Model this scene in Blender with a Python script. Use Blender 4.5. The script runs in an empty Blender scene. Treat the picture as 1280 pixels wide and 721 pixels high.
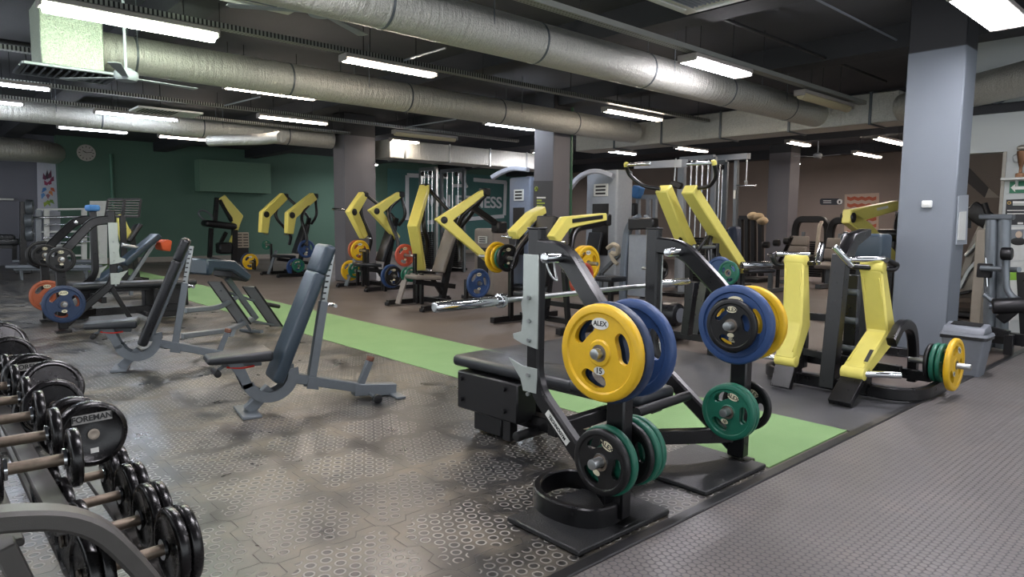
import bpy, bmesh, math, random
from mathutils import Vector as V, Matrix as M
random.seed(7)
SC = bpy.context.scene
COL = SC.collection
R = math.radians
PI = math.pi

# ------------------------------------------------------------------ camera
FPX, CH, YAW, PITCH, ROLL = 850.0, 1.38, R(47.95), R(5.54), .010
FW = V((math.cos(YAW)*math.cos(PITCH), math.sin(YAW)*math.cos(PITCH), -math.sin(PITCH)))
RT0 = V((math.sin(YAW), -math.cos(YAW), 0)); UP0 = RT0.cross(FW)
RT = RT0*math.cos(ROLL)+UP0*math.sin(ROLL); UP = UP0*math.cos(ROLL)-RT0*math.sin(ROLL)
CP = V((0, 0, CH))
cd = bpy.data.cameras.new('camera'); cam = bpy.data.objects.new('camera', cd); COL.objects.link(cam)
cd.sensor_fit = 'HORIZONTAL'; cd.sensor_width = 36; cd.lens = FPX*36/1280
cd.clip_start = .05; cd.clip_end = 200
mm = M((RT, UP, -FW)).transposed().to_4x4(); mm.translation = CP
cam.matrix_world = mm
SC.camera = cam

# survey helpers: where the sight line through a photo pixel meets a plane of the room
def ray(x, y): return FW*FPX+RT*(x-640)+UP*(360.5-y)
def Zp(x, y, z=0.):
    d = ray(x, y); return CP+d*((z-CH)/d.z)
def Xp(x, y, X):
    d = ray(x, y); return CP+d*(X/d.x)
def Yp(x, y, Y):
    d = ray(x, y); return CP+d*(Y/d.y)
def Vp(x, y, b, th):
    n = V((-math.sin(R(th)), math.cos(R(th)), 0)); d = ray(x, y)
    return CP+d*((V((b[0], b[1], 0))-CP).dot(n)/d.dot(n))

# ------------------------------------------------------------------ materials
def lin(h):
    h = h.lstrip('#'); o = []
    for i in (0, 2, 4):
        c = int(h[i:i+2], 16)/255
        o.append(c/12.92 if c <= .04045 else ((c+.055)/1.055)**2.4)
    return (*o, 1)
class NT:
    def __init__(s, name):
        s.m = bpy.data.materials.new(name); s.m.use_nodes = True
        s.t = s.m.node_tree; s.b = s.t.nodes['Principled BSDF']
    def n(s, typ, **kw):
        o = s.t.nodes.new(typ)
        for k, v in kw.items(): setattr(o, k, v)
        return o
    def lk(s, a, b): s.t.links.new(a, b)
    def set(s, node, i, v):
        if hasattr(v, 'is_linked') or hasattr(v, 'links'): s.lk(v, node.inputs[i])
        else: node.inputs[i].default_value = v
    def mt(s, op, a, b=0., c=0., clamp=False):
        o = s.n('ShaderNodeMath', operation=op, use_clamp=clamp)
        s.set(o, 0, a); s.set(o, 1, b)
        if len(o.inputs) > 2: s.set(o, 2, c)
        return o.outputs[0]
    def mix(s, f, a, b):
        o = s.n('ShaderNodeMix', data_type='RGBA'); s.set(o, 0, f); s.set(o, 6, a); s.set(o, 7, b); return o.outputs[2]
    def step(s, e0, e1, x):
        o = s.n('ShaderNodeMapRange', interpolation_type='SMOOTHSTEP'); s.set(o, 0, x); s.set(o, 1, e0); s.set(o, 2, e1); return o.outputs[0]
    def noise(s, vec, scale, detail=3., rough=.55):
        o = s.n('ShaderNodeTexNoise'); s.lk(vec, o.inputs['Vector']); o.inputs['Scale'].default_value = scale
        o.inputs['Detail'].default_value = detail; o.inputs['Roughness'].default_value = rough; return o.outputs[0]
    def pos(s): return s.n('ShaderNodeNewGeometry').outputs['Position']
    def obj(s): return s.n('ShaderNodeTexCoord').outputs['Object']
    def xyz(s, v):
        o = s.n('ShaderNodeSeparateXYZ'); s.lk(v, o.inputs[0]); return o.outputs
    def bump(s, h, dist, strength=1.):
        o = s.n('ShaderNodeBump'); s.lk(h, o.inputs['Height']); o.inputs['Distance'].default_value = dist
        o.inputs['Strength'].default_value = strength; s.lk(o.outputs[0], s.b.inputs['Normal'])
    def base(s, c): s.set(s.b, 'Base Color', c)
    def rough(s, c): s.set(s.b, 'Roughness', c)

MATS = {}
def mat(name, hexc, rough=.5, metal=0., var=.12, nscale=18., bump=0., bscale=200., emit=0., spec=None):
    if name in MATS: return MATS[name]
    t = NT(name); c = lin(hexc); v = t.obj(); n = t.noise(v, nscale)
    d = tuple(x*(1-var) for x in c[:3])+(1,); e = tuple(min(1, x*(1+var)) for x in c[:3])+(1,)
    t.base(t.mix(n, d, e)); t.rough(t.mt('MULTIPLY_ADD', n, .16, max(.02, rough-.08)))
    t.b.inputs['Metallic'].default_value = metal
    if spec is not None: t.b.inputs['Specular IOR Level'].default_value = spec
    if bump: t.bump(t.noise(v, bscale, 2), bump)
    if emit:
        t.b.inputs['Emission Color'].default_value = c; t.b.inputs['Emission Strength'].default_value = emit
    MATS[name] = t.m; return t.m

BLACK = mat('black_powder_coat', '#0e0e10', .3, spec=.5)
BLACKM = mat('black_plastic', '#0f0f11', .45)
CHARC = mat('charcoal_vinyl', '#1f2226', .34, bump=.0006, bscale=300)
LEATH = mat('black_leather', '#131519', .3, bump=.0005, bscale=350)
BLUEL = mat('blue_grey_leather', '#2b3842', .33, bump=.0006, bscale=320)
SILV = mat('silver_paint', '#70777c', .38, .45)
SILVD = mat('dark_silver_paint', '#5d6367', .4, .4)
RACKG = mat('rack_grey_paint', '#575552', .45, .3, bump=.0004, bscale=500)
CHROME = mat('chrome', '#cfd2d4', .16, 1.)
STEEL = mat('brushed_steel', '#a9adad', .32, .9)
WHITEP = mat('white_paint', '#c9ccc8', .45)
LGREY = mat('light_grey_paint', '#8d949b', .45)
BGREY = mat('blue_grey_paint', '#66707a', .42)
MGREY = mat('mid_grey_plastic', '#6b7077', .5)
YEL = mat('lime_yellow_paint', '#d8cd6a', .4, var=.05, spec=.35)
PY = mat('yellow_rubber', '#d6ac1e', .42, var=.1, nscale=30)
PB = mat('blue_rubber', '#2a4470', .42, var=.15, nscale=25)
PBD = mat('navy_rubber', '#223350', .42, var=.15, nscale=25)
PG = mat('green_rubber', '#19604c', .42, var=.15, nscale=25)
PO = mat('orange_rubber', '#a5583a', .45, var=.15, nscale=25)
PR = mat('red_rubber', '#b04d3c', .45, var=.12, nscale=25)
PK = mat('black_rubber', '#0f0f10', .4, var=.2, nscale=25)
RUB = mat('dumbbell_rubber', '#0f0e0f', .26, var=.25, nscale=30)
BRASS = mat('aged_steel', '#8d8378', .35, .9)
HAND = mat('worn_steel_handle', '#86796b', .42, .7, var=.3, nscale=60, bump=.0006, bscale=700)
CREAM = mat('cream_sticker', '#d8d2b4', .5)
WST = mat('white_sticker', '#d5d6d0', .5)
INK = mat('black_ink', '#141414', .5)
RED = mat('red_wire', '#c22a1c', .4)
BROWNC = mat('brown_rubber_cap', '#6b4636', .6)
CONC = mat('grey_textured_paint', '#5d626b', .75, bump=.002, bscale=90)

# ------------------------------------------------------------------ mesh builder
class MB:
    def __init__(s): s.bm = bmesh.new()
    def add(s, b, bev=0, seg=2, mx=None):
        if bev > 0:
            bmesh.ops.bevel(b, geom=list(b.edges), offset=bev, segments=seg, profile=.5, affect='EDGES', clamp_overlap=True)
        if mx is not None: b.transform(mx)
        me = bpy.data.meshes.new('tmp'); b.to_mesh(me); b.free(); s.bm.from_mesh(me); bpy.data.meshes.remove(me); return s
    def box(s, c, size, rot=(0, 0, 0), bev=.004, seg=1):
        b = bmesh.new(); bmesh.ops.create_cube(b, size=1); b.transform(M.Diagonal((*size, 1)))
        from mathutils import Euler
        return s.add(b, min(bev, .45*min(size)), seg, M.Translation(c) @ Euler(rot).to_matrix().to_4x4())
    def bar(s, p0, p1, w, h, up=(0, 0, 1), bev=.004, seg=1, ext=0.):
        p0 = V(p0); p1 = V(p1); d = (p1-p0); L = d.length; d.normalize()
        u = V(up)
        if abs(d.dot(u)) > .98: u = V((1, 0, 0)) if abs(d.x) < .9 else V((0, 1, 0))
        l = u.cross(d).normalized(); u = d.cross(l)
        b = bmesh.new(); bmesh.ops.create_cube(b, size=1); b.transform(M.Diagonal((L+2*ext, w, h, 1)))
        mx = M((d, l, u)).transposed().to_4x4(); mx.translation = (p0+p1)/2
        return s.add(b, min(bev, .45*min(w, h, L)), seg, mx)
    def cyl(s, p0, p1, r, r2=None, n=16, bev=0):
        p0 = V(p0); p1 = V(p1); d = p1-p0; L = d.length
        b = bmesh.new(); bmesh.ops.create_cone(b, cap_ends=True, segments=n, radius1=r, radius2=r if r2 is None else r2, depth=L)
        if bev:
            es = [e for e in b.edges if abs(e.verts[0].co.z-e.verts[1].co.z) < 1e-6]
            bmesh.ops.bevel(b, geom=es, offset=bev, segments=2, profile=.5, affect='EDGES')
        mx = d.to_track_quat('Z', 'Y').to_matrix().to_4x4(); mx.translation = (p0+p1)/2
        return s.add(b, 0, 1, mx)
    def sphere(s, c, r, sc=(1, 1, 1), n=14):
        b = bmesh.new(); bmesh.ops.create_uvsphere(b, u_segments=n, v_segments=n//2+2, radius=r)
        return s.add(b, 0, 1, M.Translation(c) @ M.Diagonal((*sc, 1)))
    def sweep(s, pts, sec, closed=False, up=None):
        """sec: list of (a,b) section coords"""
        P = [V(p) for p in pts]; n = len(P); b = bmesh.new(); rings = []; prev = None
        for i in range(n):
            if closed: t = (P[(i+1) % n]-P[i-1])
            else: t = (P[min(i+1, n-1)]-P[max(i-1, 0)])
            t.normalize()
            if up is not None: u = V(up)
            elif prev is None: u = V((0, 0, 1)) if abs(t.z) < .9 else V((1, 0, 0))
            else: u = prev
            l = u.cross(t)
            if l.length < 1e-4: l = V((1, 0, 0)).cross(t)
            l.normalize(); uu = t.cross(l).normalized(); prev = uu
            rings.append([b.verts.new(P[i]+l*a+uu*c) for a, c in sec])
        m = len(sec)
        for i in range(n if closed else n-1):
            A = rings[i]; B = rings[(i+1) % n]
            for j in range(m): b.faces.new((A[j], A[(j+1) % m], B[(j+1) % m], B[j]))
        if not closed: b.faces.new(rings[0][::-1]); b.faces.new(rings[-1])
        return s.add(b)
    def tube(s, pts, r, n=10, rad=0., closed=False):
        if rad > 0: pts = fillet(pts, rad)
        return s.sweep(pts, [(r*math.cos(2*PI*k/n), r*math.sin(2*PI*k/n)) for k in range(n)], closed)
    def rtube(s, pts, w, h, rad=0., up=None, closed=False, c=.18):
        if rad > 0: pts = fillet(pts, rad)
        k = min(w, h)*c
        x = w/2; y = h/2
        sec = [(x, -y+k), (x, y-k), (x-k, y), (-x+k, y), (-x, y-k), (-x, -y+k), (-x+k, -y), (x-k, -y)]
        return s.sweep(pts, sec, closed, up)
    def prism(s, outl, vec, bev=.004, seg=1):
        b = bmesh.new(); vv = V(vec)
        A = [b.verts.new(V(p)-vv/2) for p in outl]; B = [b.verts.new(V(p)+vv/2) for p in outl]
        b.faces.new(A[::-1]); b.faces.new(B); n = len(A)
        for i in range(n): b.faces.new((A[i], A[(i+1) % n], B[(i+1) % n], B[i]))
        bmesh.ops.recalc_face_normals(b, faces=b.faces)
        return s.add(b, bev, seg)
    def arm(s, pts, lat, w, hs, bev=.008):
        """bent box beam: planar path, lateral direction lat, width w, in-plane depths hs"""
        P = [V(p) for p in pts]; lat = V(lat).normalized(); n = len(P)
        if not isinstance(hs, (list, tuple)): hs = [hs]*n
        L = []; Rr = []
        for i in range(n):
            ds = []
            if i > 0: ds.append((P[i]-P[i-1]).normalized())
            if i < n-1: ds.append((P[i+1]-P[i]).normalized())
            t = sum(ds, V()).normalized(); nn = lat.cross(t).normalized()
            k = 1/max(.4, abs(t.dot(ds[0])))
            L.append(P[i]+nn*hs[i]/2*k); Rr.append(P[i]-nn*hs[i]/2*k)
        return s.prism(L+Rr[::-1], lat*w, bev)
    def lathe(s, prof, p=(0, 0, 0), axis=(1, 0, 0), n=32):
        """prof: list of (radius, height along axis)"""
        b = bmesh.new(); rings = []
        for r, t in prof:
            if r < 1e-6: rings.append([b.verts.new((0, 0, t))])
            else: rings.append([b.verts.new((r*math.cos(2*PI*k/n), r*math.sin(2*PI*k/n), t)) for k in range(n)])
        for A, B in zip(rings, rings[1:]):
            for k in range(n):
                q = (k+1) % n
                if len(A) == 1 and len(B) == 1: continue
                if len(A) == 1: b.faces.new((A[0], B[q], B[k]))
                elif len(B) == 1: b.faces.new((A[k], A[q], B[0]))
                else: b.faces.new((A[k], A[q], B[q], B[k]))
        bmesh.ops.recalc_face_normals(b, faces=b.faces)
        mx = V(axis).to_track_quat('Z', 'Y').to_matrix().to_4x4(); mx.translation = V(p)
        return s.add(b, 0, 1, mx)
    def pad(s, c, size, rot=None, bev=.03, seg=4):
        """upholstered block, rot = 3x3 matrix or euler"""
        from mathutils import Euler
        b = bmesh.new(); bmesh.ops.create_cube(b, size=1); b.transform(M.Diagonal((*size, 1)))
        if rot is None: rm = M.Identity(4)
        elif isinstance(rot, M): rm = rot.to_4x4()
        else: rm = Euler(rot).to_matrix().to_4x4()
        return s.add(b, min(bev, .46*min(size)), seg, M.Translation(c) @ rm)
    def padbar(s, p0, p1, w, h, up=(0, 0, 1), bev=.02, seg=3): return s.bar(p0, p1, w, h, up, bev, seg)
    def build(s, name, m, parent=None, origin=None, smooth=40):
        o0 = V((0, 0, 0))
        if parent is not None:
            q = parent
            while q is not None: o0 = o0+q.location; q = q.parent
        elif origin is not None: o0 = V(origin)
        if o0.length > 0: s.bm.transform(M.Translation(-o0))
        bmesh.ops.recalc_face_normals(s.bm, faces=s.bm.faces)
        me = bpy.data.meshes.new(name); s.bm.to_mesh(me); s.bm.free()
        me.materials.append(m)
        if smooth: me.shade_smooth(); me.set_sharp_from_angle(angle=R(smooth))
        o = bpy.data.objects.new(name, me); COL.objects.link(o)
        if parent is not None: o.parent = parent
        elif origin is not None: o.location = origin
        return o
def fillet(pts, rad, n=6):
    P = [V(p) for p in pts]; out = [P[0]]
    for i in range(1, len(P)-1):
        a = P[i-1]-P[i]; c = P[i+1]-P[i]; k = min(rad, a.length*.48, c.length*.48)
        A = P[i]+a.normalized()*k; B = P[i]+c.normalized()*k
        for j in range(n+1):
            t = j/n; out.append(A*(1-t)**2+P[i]*2*t*(1-t)+B*t*t)
    out.append(P[-1]); return out

def tag(o, label, cat, group=None):
    o['label'] = label; o['category'] = cat
    if group: o['group'] = group
    return o
def thing(name, label, cat, loc=(0, 0, 0), group=None):
    o = bpy.data.objects.new(name, None); COL.objects.link(o); o.location = loc; o.empty_display_size = .1
    return tag(o, label, cat, group)
def struct(name, mb, m, smooth=40):
    o = mb.build(name, m, smooth=smooth); o['kind'] = 'structure'; return o
def copy_tree(o, parent=None):
    c = o.copy(); COL.objects.link(c)
    if parent is not None: c.parent = parent
    for ch in list(o.children): copy_tree(ch, c)
    return c

# lettering: font curves turned into meshes (baked before the scene fills up)
def text_mesh(body, size, ext=.0008, bold=0.):
    cu = bpy.data.curves.new('t', 'FONT'); cu.body = body; cu.size = size; cu.extrude = ext; cu.align_x = 'CENTER'; cu.align_y = 'CENTER'; cu.offset = bold
    o = bpy.data.objects.new('t', cu); COL.objects.link(o)
    dg = bpy.context.evaluated_depsgraph_get(); me = bpy.data.meshes.new_from_object(o.evaluated_get(dg))
    bpy.data.objects.remove(o); return me
TXT = {k: text_mesh(*v) for k, v in dict(alex=('ALEX', .03, .0006, .0006), n15=('15', .036, .0006, .0008), foreman=('FOREMAN', .026, .0008, .0006),
       techno=('TECHNOGYM', .024, .0006, .0006), fit=('WIN FITNESS', .62, .01, .012), alexs=('ALEX', .16, .002, .004), n10=('10', .022, .0006, .0006), n20=('20', .026, .0006, .0006)).items()}
def put_text(name, key, m, parent, loc, xdir, up):
    """loc/xdir/up in the parent's space"""
    x = V(xdir).normalized(); u = V(up).normalized(); z = x.cross(u)
    o = bpy.data.objects.new(name, TXT[key].copy()); COL.objects.link(o); o.data.materials.clear(); o.data.materials.append(m)
    mx = M((x, u, z)).transposed().to_4x4(); o.data.transform(M.Translation(loc) @ mx); o.parent = parent
    return o
# ================================================================== THE SETTING
CEIL = 3.8
def hexd(t, x, y, p):
    """distance to the nearest point of a triangular lattice of pitch p"""
    q = p*math.sqrt(3); ds = []
    for ox, oy in ((0, 0), (p/2, q/2)):
        a = t.mt('ADD', t.mt('PINGPONG', t.mt('ADD', x, ox+100*p), p/2), 0)
        b = t.mt('ADD', t.mt('PINGPONG', t.mt('ADD', y, oy+100*q), q/2), 0)
        ds.append(t.mt('SQRT', t.mt('ADD', t.mt('MULTIPLY', a, a), t.mt('MULTIPLY', b, b))))
    return t.mt('MINIMUM', ds[0], ds[1])
def edge_dist(t, x, T):       # distance to nearest multiple of T
    return t.mt('PINGPONG', t.mt('ADD', x, 200*T), T/2)
def m_tiles():
    t = NT('studded_rubber_tiles'); P = t.pos(); x, y, z = t.xyz(P)
    T = .52
    def jag(v): return t.mt('MULTIPLY', t.mt('MAXIMUM', t.mt('MINIMUM', t.mt('MULTIPLY', t.mt('SINE', t.mt('MULTIPLY', v, 2*PI/.26)), 3.), 1.), -1.), .024)
    sx = t.mt('ADD', x, jag(y)); sy = t.mt('ADD', y, jag(x))
    ex = edge_dist(t, sx, T); ey = edge_dist(t, sy, T)
    seam = t.mt('SUBTRACT', 1, t.step(.0008, .0034, t.mt('MINIMUM', ex, ey)))
    wob = t.mt('MULTIPLY', t.mt('SUBTRACT', t.noise(P, 3.5, 2), .5), .012)
    d = t.mt('ADD', hexd(t, x, y, .068), t.mt('MULTIPLY', wob, .25))
    ins = t.mt('MULTIPLY', t.step(.045, .05, ex), t.step(.045, .05, ey))
    ring = t.mt('MULTIPLY', t.mt('MULTIPLY', t.step(.0155, .0195, d), t.mt('SUBTRACT', 1, t.step(.0225, .0265, d))), ins)
    hole = t.mt('MULTIPLY', t.mt('SUBTRACT', 1, t.step(.014, .018, d)), ins)
    big = t.noise(P, .9, 4, .6); med = t.noise(P, 3.1, 4, .6); fine = t.noise(P, 60, 2)
    dust = t.step(.46, .7, t.mt('MULTIPLY_ADD', med, .55, t.mt('MULTIPLY', big, .5)))
    # every tile has its own wear
    tx = t.mt('FLOOR', t.mt('DIVIDE', sx, T)); ty = t.mt('FLOOR', t.mt('DIVIDE', sy, T))
    cb = t.n('ShaderNodeCombineXYZ'); t.lk(tx, cb.inputs[0]); t.lk(ty, cb.inputs[1])
    wn = t.n('ShaderNodeTexWhiteNoise', noise_dimensions='3D'); t.lk(cb.outputs[0], wn.inputs[0]); wr = wn.outputs[0]
    c = t.mix(big, lin('#1d1e20'), lin('#2f2f2f'))
    c = t.mix(t.mt('MULTIPLY', wr, .45), c, lin('#1b1a1a'))
    c = t.mix(t.mt('MULTIPLY', dust, .55), c, lin('#8d826d'))
    c = t.mix(t.mt('MULTIPLY', ring, t.mt('MULTIPLY_ADD', wr, .5, .24)), c, lin('#aca9a2'))
    c = t.mix(t.mt('MULTIPLY', hole, .75), c, lin('#111213'))
    c = t.mix(t.mt('MULTIPLY', seam, .85), c, lin('#0e0e0f'))
    t.base(c)
    t.rough(t.mt('MULTIPLY_ADD', med, .3, t.mt('MULTIPLY_ADD', dust, .12, .17)))
    h = t.mt('SUBTRACT', t.mt('MULTIPLY_ADD', ring, .9, t.mt('MULTIPLY', fine, .12)), t.mt('ADD', t.mt('MULTIPLY', seam, 1.5), t.mt('MULTIPLY', hole, .3)))
    t.bump(h, .003, .9); t.b.inputs['Specular IOR Level'].default_value = .9
    return t.m
def m_walk():
    t = NT('hex_walkway_rubber'); P = t.pos(); x, y, z = t.xyz(P)
    d = hexd(t, x, y, .036)
    cell = t.step(.0135, .0175, d)
    big = t.noise(P, .7, 3); med = t.noise(P, 4, 4, .6)
    c = t.mix(big, lin('#5d5a59'), lin('#716c69'))
    c = t.mix(t.mt('MULTIPLY', t.step(.5, .75, med), .3), c, lin('#8a8079'))
    c = t.mix(t.mt('MULTIPLY', cell, .75), c, lin('#39383a')); t.base(c)
    t.rough(t.mt('MULTIPLY_ADD', med, .25, .28)); t.bump(t.mt('SUBTRACT', 1, cell), .0018, .8)
    return t.m
def m_floor():
    t = NT('brown_grey_rubber_floor'); P = t.pos(); x, y, z = t.xyz(P)
    big = t.noise(P, .6, 4, .6); fine = t.noise(P, 40, 3); near = t.step(2.2, 6.5, y)
    c = t.mix(big, lin('#5c5450'), lin('#71675f')); t.base(t.mix(t.mt('MULTIPLY', fine, .35), c, lin('#4c4541')))
    t.rough(t.mt('MULTIPLY_ADD', big, .3, .3)); t.bump(fine, .0008, .6); return t.m
def m_sheet():
    t = NT('black_sheet_rubber'); P = t.pos()
    big = t.noise(P, 1.1, 4, .6); fine = t.noise(P, 55, 3)
    c = t.mix(big, lin('#35373b'), lin('#4b4c4f')); t.base(t.mix(t.mt('MULTIPLY', fine, .3), c, lin('#5d5c5c')))
    t.rough(t.mt('MULTIPLY_ADD', big, .3, .3)); t.bump(fine, .0008, .6); return t.m
def m_turf():
    t = NT('green_turf'); P = t.pos()
    f = t.noise(P, 220, 3, .7); b = t.noise(P, 2.2, 4, .6)
    c = t.mix(b, lin('#7a9f66'), lin('#92b27c')); t.base(t.mix(t.mt('MULTIPLY', f, .55), c, lin('#5a7d49')))
    t.rough(.85); t.bump(f, .004, .9); return t.m
def m_wall(name, a, b, black_above=None, rough=.8):
    t = NT(name); P = t.pos(); x, y, z = t.xyz(P)
    c = t.mix(t.noise(P, 1.3, 4), lin(a), lin(b))
    if black_above: c = t.mix(t.step(black_above-.01, black_above+.01, z), c, lin('#1c1d20'))
    t.base(c); t.rough(rough); t.bump(t.noise(P, 70, 3), .0015, .6); return t.m
def m_ceil():
    t = NT('black_concrete_ceiling'); P = t.pos()
    c = t.mix(t.noise(P, .8, 4), lin('#33353a'), lin('#43454a')); t.base(c); t.rough(.8); t.bump(t.noise(P, 25, 4), .004, .7); return t.m
def m_duct(name, axis, spiral=True):
    t = NT(name); P = t.pos(); x, y, z = t.xyz(P); a = (x, y)[axis]
    n1 = t.noise(P, 55, 3, .7); n2 = t.noise(P, 5, 3)
    wr = t.mt('SINE', t.mt('MULTIPLY_ADD', a, 2*PI/.085, t.mt('MULTIPLY', n2, 5)))
    mp = t.n('ShaderNodeMapping'); t.lk(P, mp.inputs[0]); mp.inputs['Scale'].default_value = (26, 5, 5) if axis == 0 else (5, 26, 5)
    n3 = t.noise(mp.outputs[0], 1., 4, .65)
    t.base(t.mix(n1, lin('#a2a39d'), lin('#e4e3da'))); t.b.inputs['Metallic'].default_value = .65
    t.rough(t.mt('MULTIPLY_ADD', n1, .2, .3))
    t.bump(t.mt('MULTIPLY_ADD', wr, .1 if spiral else .05, t.mt('MULTIPLY_ADD', n3, 1.6, n1)), .011, 1.); return t.m

M_TILE = m_tiles(); M_WALK = m_walk(); M_FLOOR = m_floor(); M_SHEET = m_sheet(); M_TURF = m_turf(); M_CEIL = m_ceil()
M_GREEN = m_wall('dark_green_wall_paint', '#4a6859', '#526f61')
M_BROWN = m_wall('brown_wall_paint', '#80746a', '#8b7e74')
M_GREYW = m_wall('grey_wall_paint', '#6a6c76', '#74767f')
M_WHITEW = m_wall('white_wall_paint', '#b3b9b8', '#c0c5c3')
M_COLB = m_wall('grey_blue_column_paint', '#666d75', '#6e757d', 3.2, .55)
M_COLG = m_wall('warm_grey_column_paint', '#59585d', '#626165', 3.3, .55)
M_BLK = mat('ceiling_black_paint', '#26282c', .7)
M_DX = m_duct('duct_foil_along_room', 0); M_DY = m_duct('duct_foil_across_room', 1, False)

def slab(x0, x1, y0, y1, z0, z1): return MB().box(((x0+x1)/2, (y0+y1)/2, (z0+z1)/2), (x1-x0, y1-y0, z1-z0), bev=0)
struct('floor', slab(-4, 30, -6, 27, -.3, -.006), M_FLOOR)
struct('floor_rubber_tiles', slab(-4, 3.62, 1.79, 24, -.02, 0), M_TILE)
struct('floor_turf', slab(3.622, 4.7, 1.81, 24, -.02, .004), M_TURF)
struct('floor_rubber_sheet', slab(4.702, 6.35, 1.79, 5.6, -.02, .001), M_SHEET)
struct('floor_walkway', slab(-4, 10.74, -6, 1.724, -.02, .002), M_WALK)
struct('trim_1', MB().box((3.1, 1.752, .003), (14.2, .06, .018), bev=.006), mat('edge_strip_rubber', '#1c1c1e', .4))
struct('ceiling', slab(-6, 30, -8, 27, CEIL, CEIL+.2), M_CEIL)
for k, x in enumerate((-1.5, 2.2, 6.2, 9.1, 13.2, 17.3, 21.2)):
    struct('ceiling_beam' if k == 0 else 'ceiling_beam.%03d' % k, slab(x, x+.38, -8, 26, CEIL-.28, CEIL), M_BLK)
YB = 24.0
struct('wall_back_green', slab(4.0, 24, YB, YB+.2, 0, CEIL), M_GREEN)
struct('wall_back_grey', slab(-9, 3.62, YB+.35, YB+.55, 0, CEIL), M_GREYW)
struct('wall_back_return', slab(3.6, 4.0, YB, YB+.55, 0, CEIL), M_GREEN)
struct('baseboard_back', slab(4.0, 24, YB-.02, YB-.002, 0, .16), mat('baseboard_paint', '#8f8a80', .6))
struct('trim_2', slab(7.42, 9.8, YB-.5, YB-.001, 2.3, 3.33), mat('bulkhead_green_paint', '#61806d', .8))
struct('wall_far_brown', slab(22.5, 22.7, 3.5, YB, 0, CEIL), M_BROWN)
struct('wall_room_beyond', slab(14.5, 14.7, -3, 4.7, 0, CEIL), M_BROWN)
struct('wall_beyond_return', slab(14.7, 22.5, 4.5, 4.7, 0, CEIL), M_BROWN)
struct('wall_right_white', slab(10.75, 10.95, -8, 2.36, 0, CEIL), M_WHITEW)
struct('trim_3', slab(10.75, 10.95, 2.36, 3.52, 2.36, CEIL), M_WHITEW)
struct('trim_4', slab(10.7, 10.76, -8, 3.52, 2.86, 2.98), M_BLK)
struct('trim_5', slab(10.745, 10.955, 2.362, 2.40, 0, 2.358), mat('door_jamb_paint', '#9f9b90', .5))
# chevron bands painted on the brown wall of the room beyond
def flat_poly(pts, X, th=.006): return MB().prism([V((X, p[0], p[1])) for p in pts], (th, 0, 0), bev=0)
def yz(x, y, X):
    p = Xp(x, y, X); return (p.y, p.z)
XR = 14.494
struct('trim_6', flat_poly([yz(1208, 206, XR), yz(1236, 235, XR), yz(1231, 247, XR), yz(1208, 227, XR)], XR), mat('dark_chevron_paint', '#4c4745', .7))
struct('trim_7', flat_poly([yz(1236, 235, XR), yz(1250, 247, XR), yz(1231, 247, XR)], XR), mat('light_chevron_paint', '#a89d90', .7))
# columns
def column(name, x0, x1, y0, y1, m): return struct(name, MB().box(((x0+x1)/2, (y0+y1)/2, CEIL/2), (x1-x0, y1-y0, CEIL), bev=.012), m)
column('column_right', 8.08, 8.46, 2.18, 2.72, M_COLB)
column('column_left', 7.53, 8.33, 14.0, 14.52, M_COLG)
column('column_middle', 9.0, 9.45, 8.88, 9.4, M_COLG)
column('column_far', 17.6, 18.15, 8.6, 9.2, M_COLG)

# ------------------------------------------------------------------ ceiling services
# round ducts along the room
def duct(name, label, y, z, r, x0, x1, m, cat='duct'):
    b = MB(); N = int((x1-x0)/.35)
    b.cyl((x0, y, z), (x1, y, z), r, n=28)
    o = thing(name, label, cat, (x0, y, z))
    b.build('duct_shell', m, o)
    for k in range(1, N, 5):
        xx = x0+(x1-x0)*k/N; MB().cyl((xx-.012, y, z), (xx+.012, y, z), r*1.025, n=28).build('band', SILVD, o)
    for k in range(1, N, 8):
        xx = x0+(x1-x0)*k/N
        [MB().cyl((xx, y+sg*r*.98, z), (xx, y+sg*r*.98, CEIL), .006, n=6).build('hanger_rod', SILVD, o) for sg in (-1, 1)]
    return o
duct('round_duct', 'thick round silver duct nearest the camera, running overhead towards the right column', 5.15, 3.2, .205, 1.0, 11.35, M_DX)
duct('round_duct', 'round silver duct that starts at the white foil box and passes behind the middle column', 8.7, 3.2, .205, 1.72, 11.1, M_DX)
duct('round_duct', 'thin round silver duct farthest back, in front of the green wall with the clock', 14.35, 3.2, .2, -1, 7.4, M_DX)
# foil box and grille at the duct start
bx = thing('duct_box', 'speckled pale foil plenum box with a grey vent grille underneath, upper left', 'duct box', (1.45, 8.7, 2.95))
MB().box((1.45, 8.7, 3.25), (.56, .62, .66), bev=.01).build('plenum', mat('pale_foil', '#b7c3b2', .38, .45, var=.75, nscale=75, bump=.008, bscale=75), bx)
g = MB()
for k in range(13): g.box((.99+k*.07, 8.62, 2.885), (.016, .5, .03), rot=(0, .5, 0), bev=0)
g.build('grille_slats', SILVD, bx)
f = MB(); f.box((1.43, 8.32, 2.9), (.84, .05, .03)); f.box((1.43, 8.95, 2.9), (.84, .05, .03)); f.box((1.02, 8.63, 2.9), (.05, .62, .03)); f.box((1.84, 8.63, 2.9), (.05, .62, .03)); f.build('grille_frame', SILV, bx)
MB().box((1.43, 8.63, 2.912), (.8, .6, .006), bev=0).build('backing', mat('grille_shade_black', '#0c0c0d', .8), bx)  # black sheet stands in for the shade behind the grille slats
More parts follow.
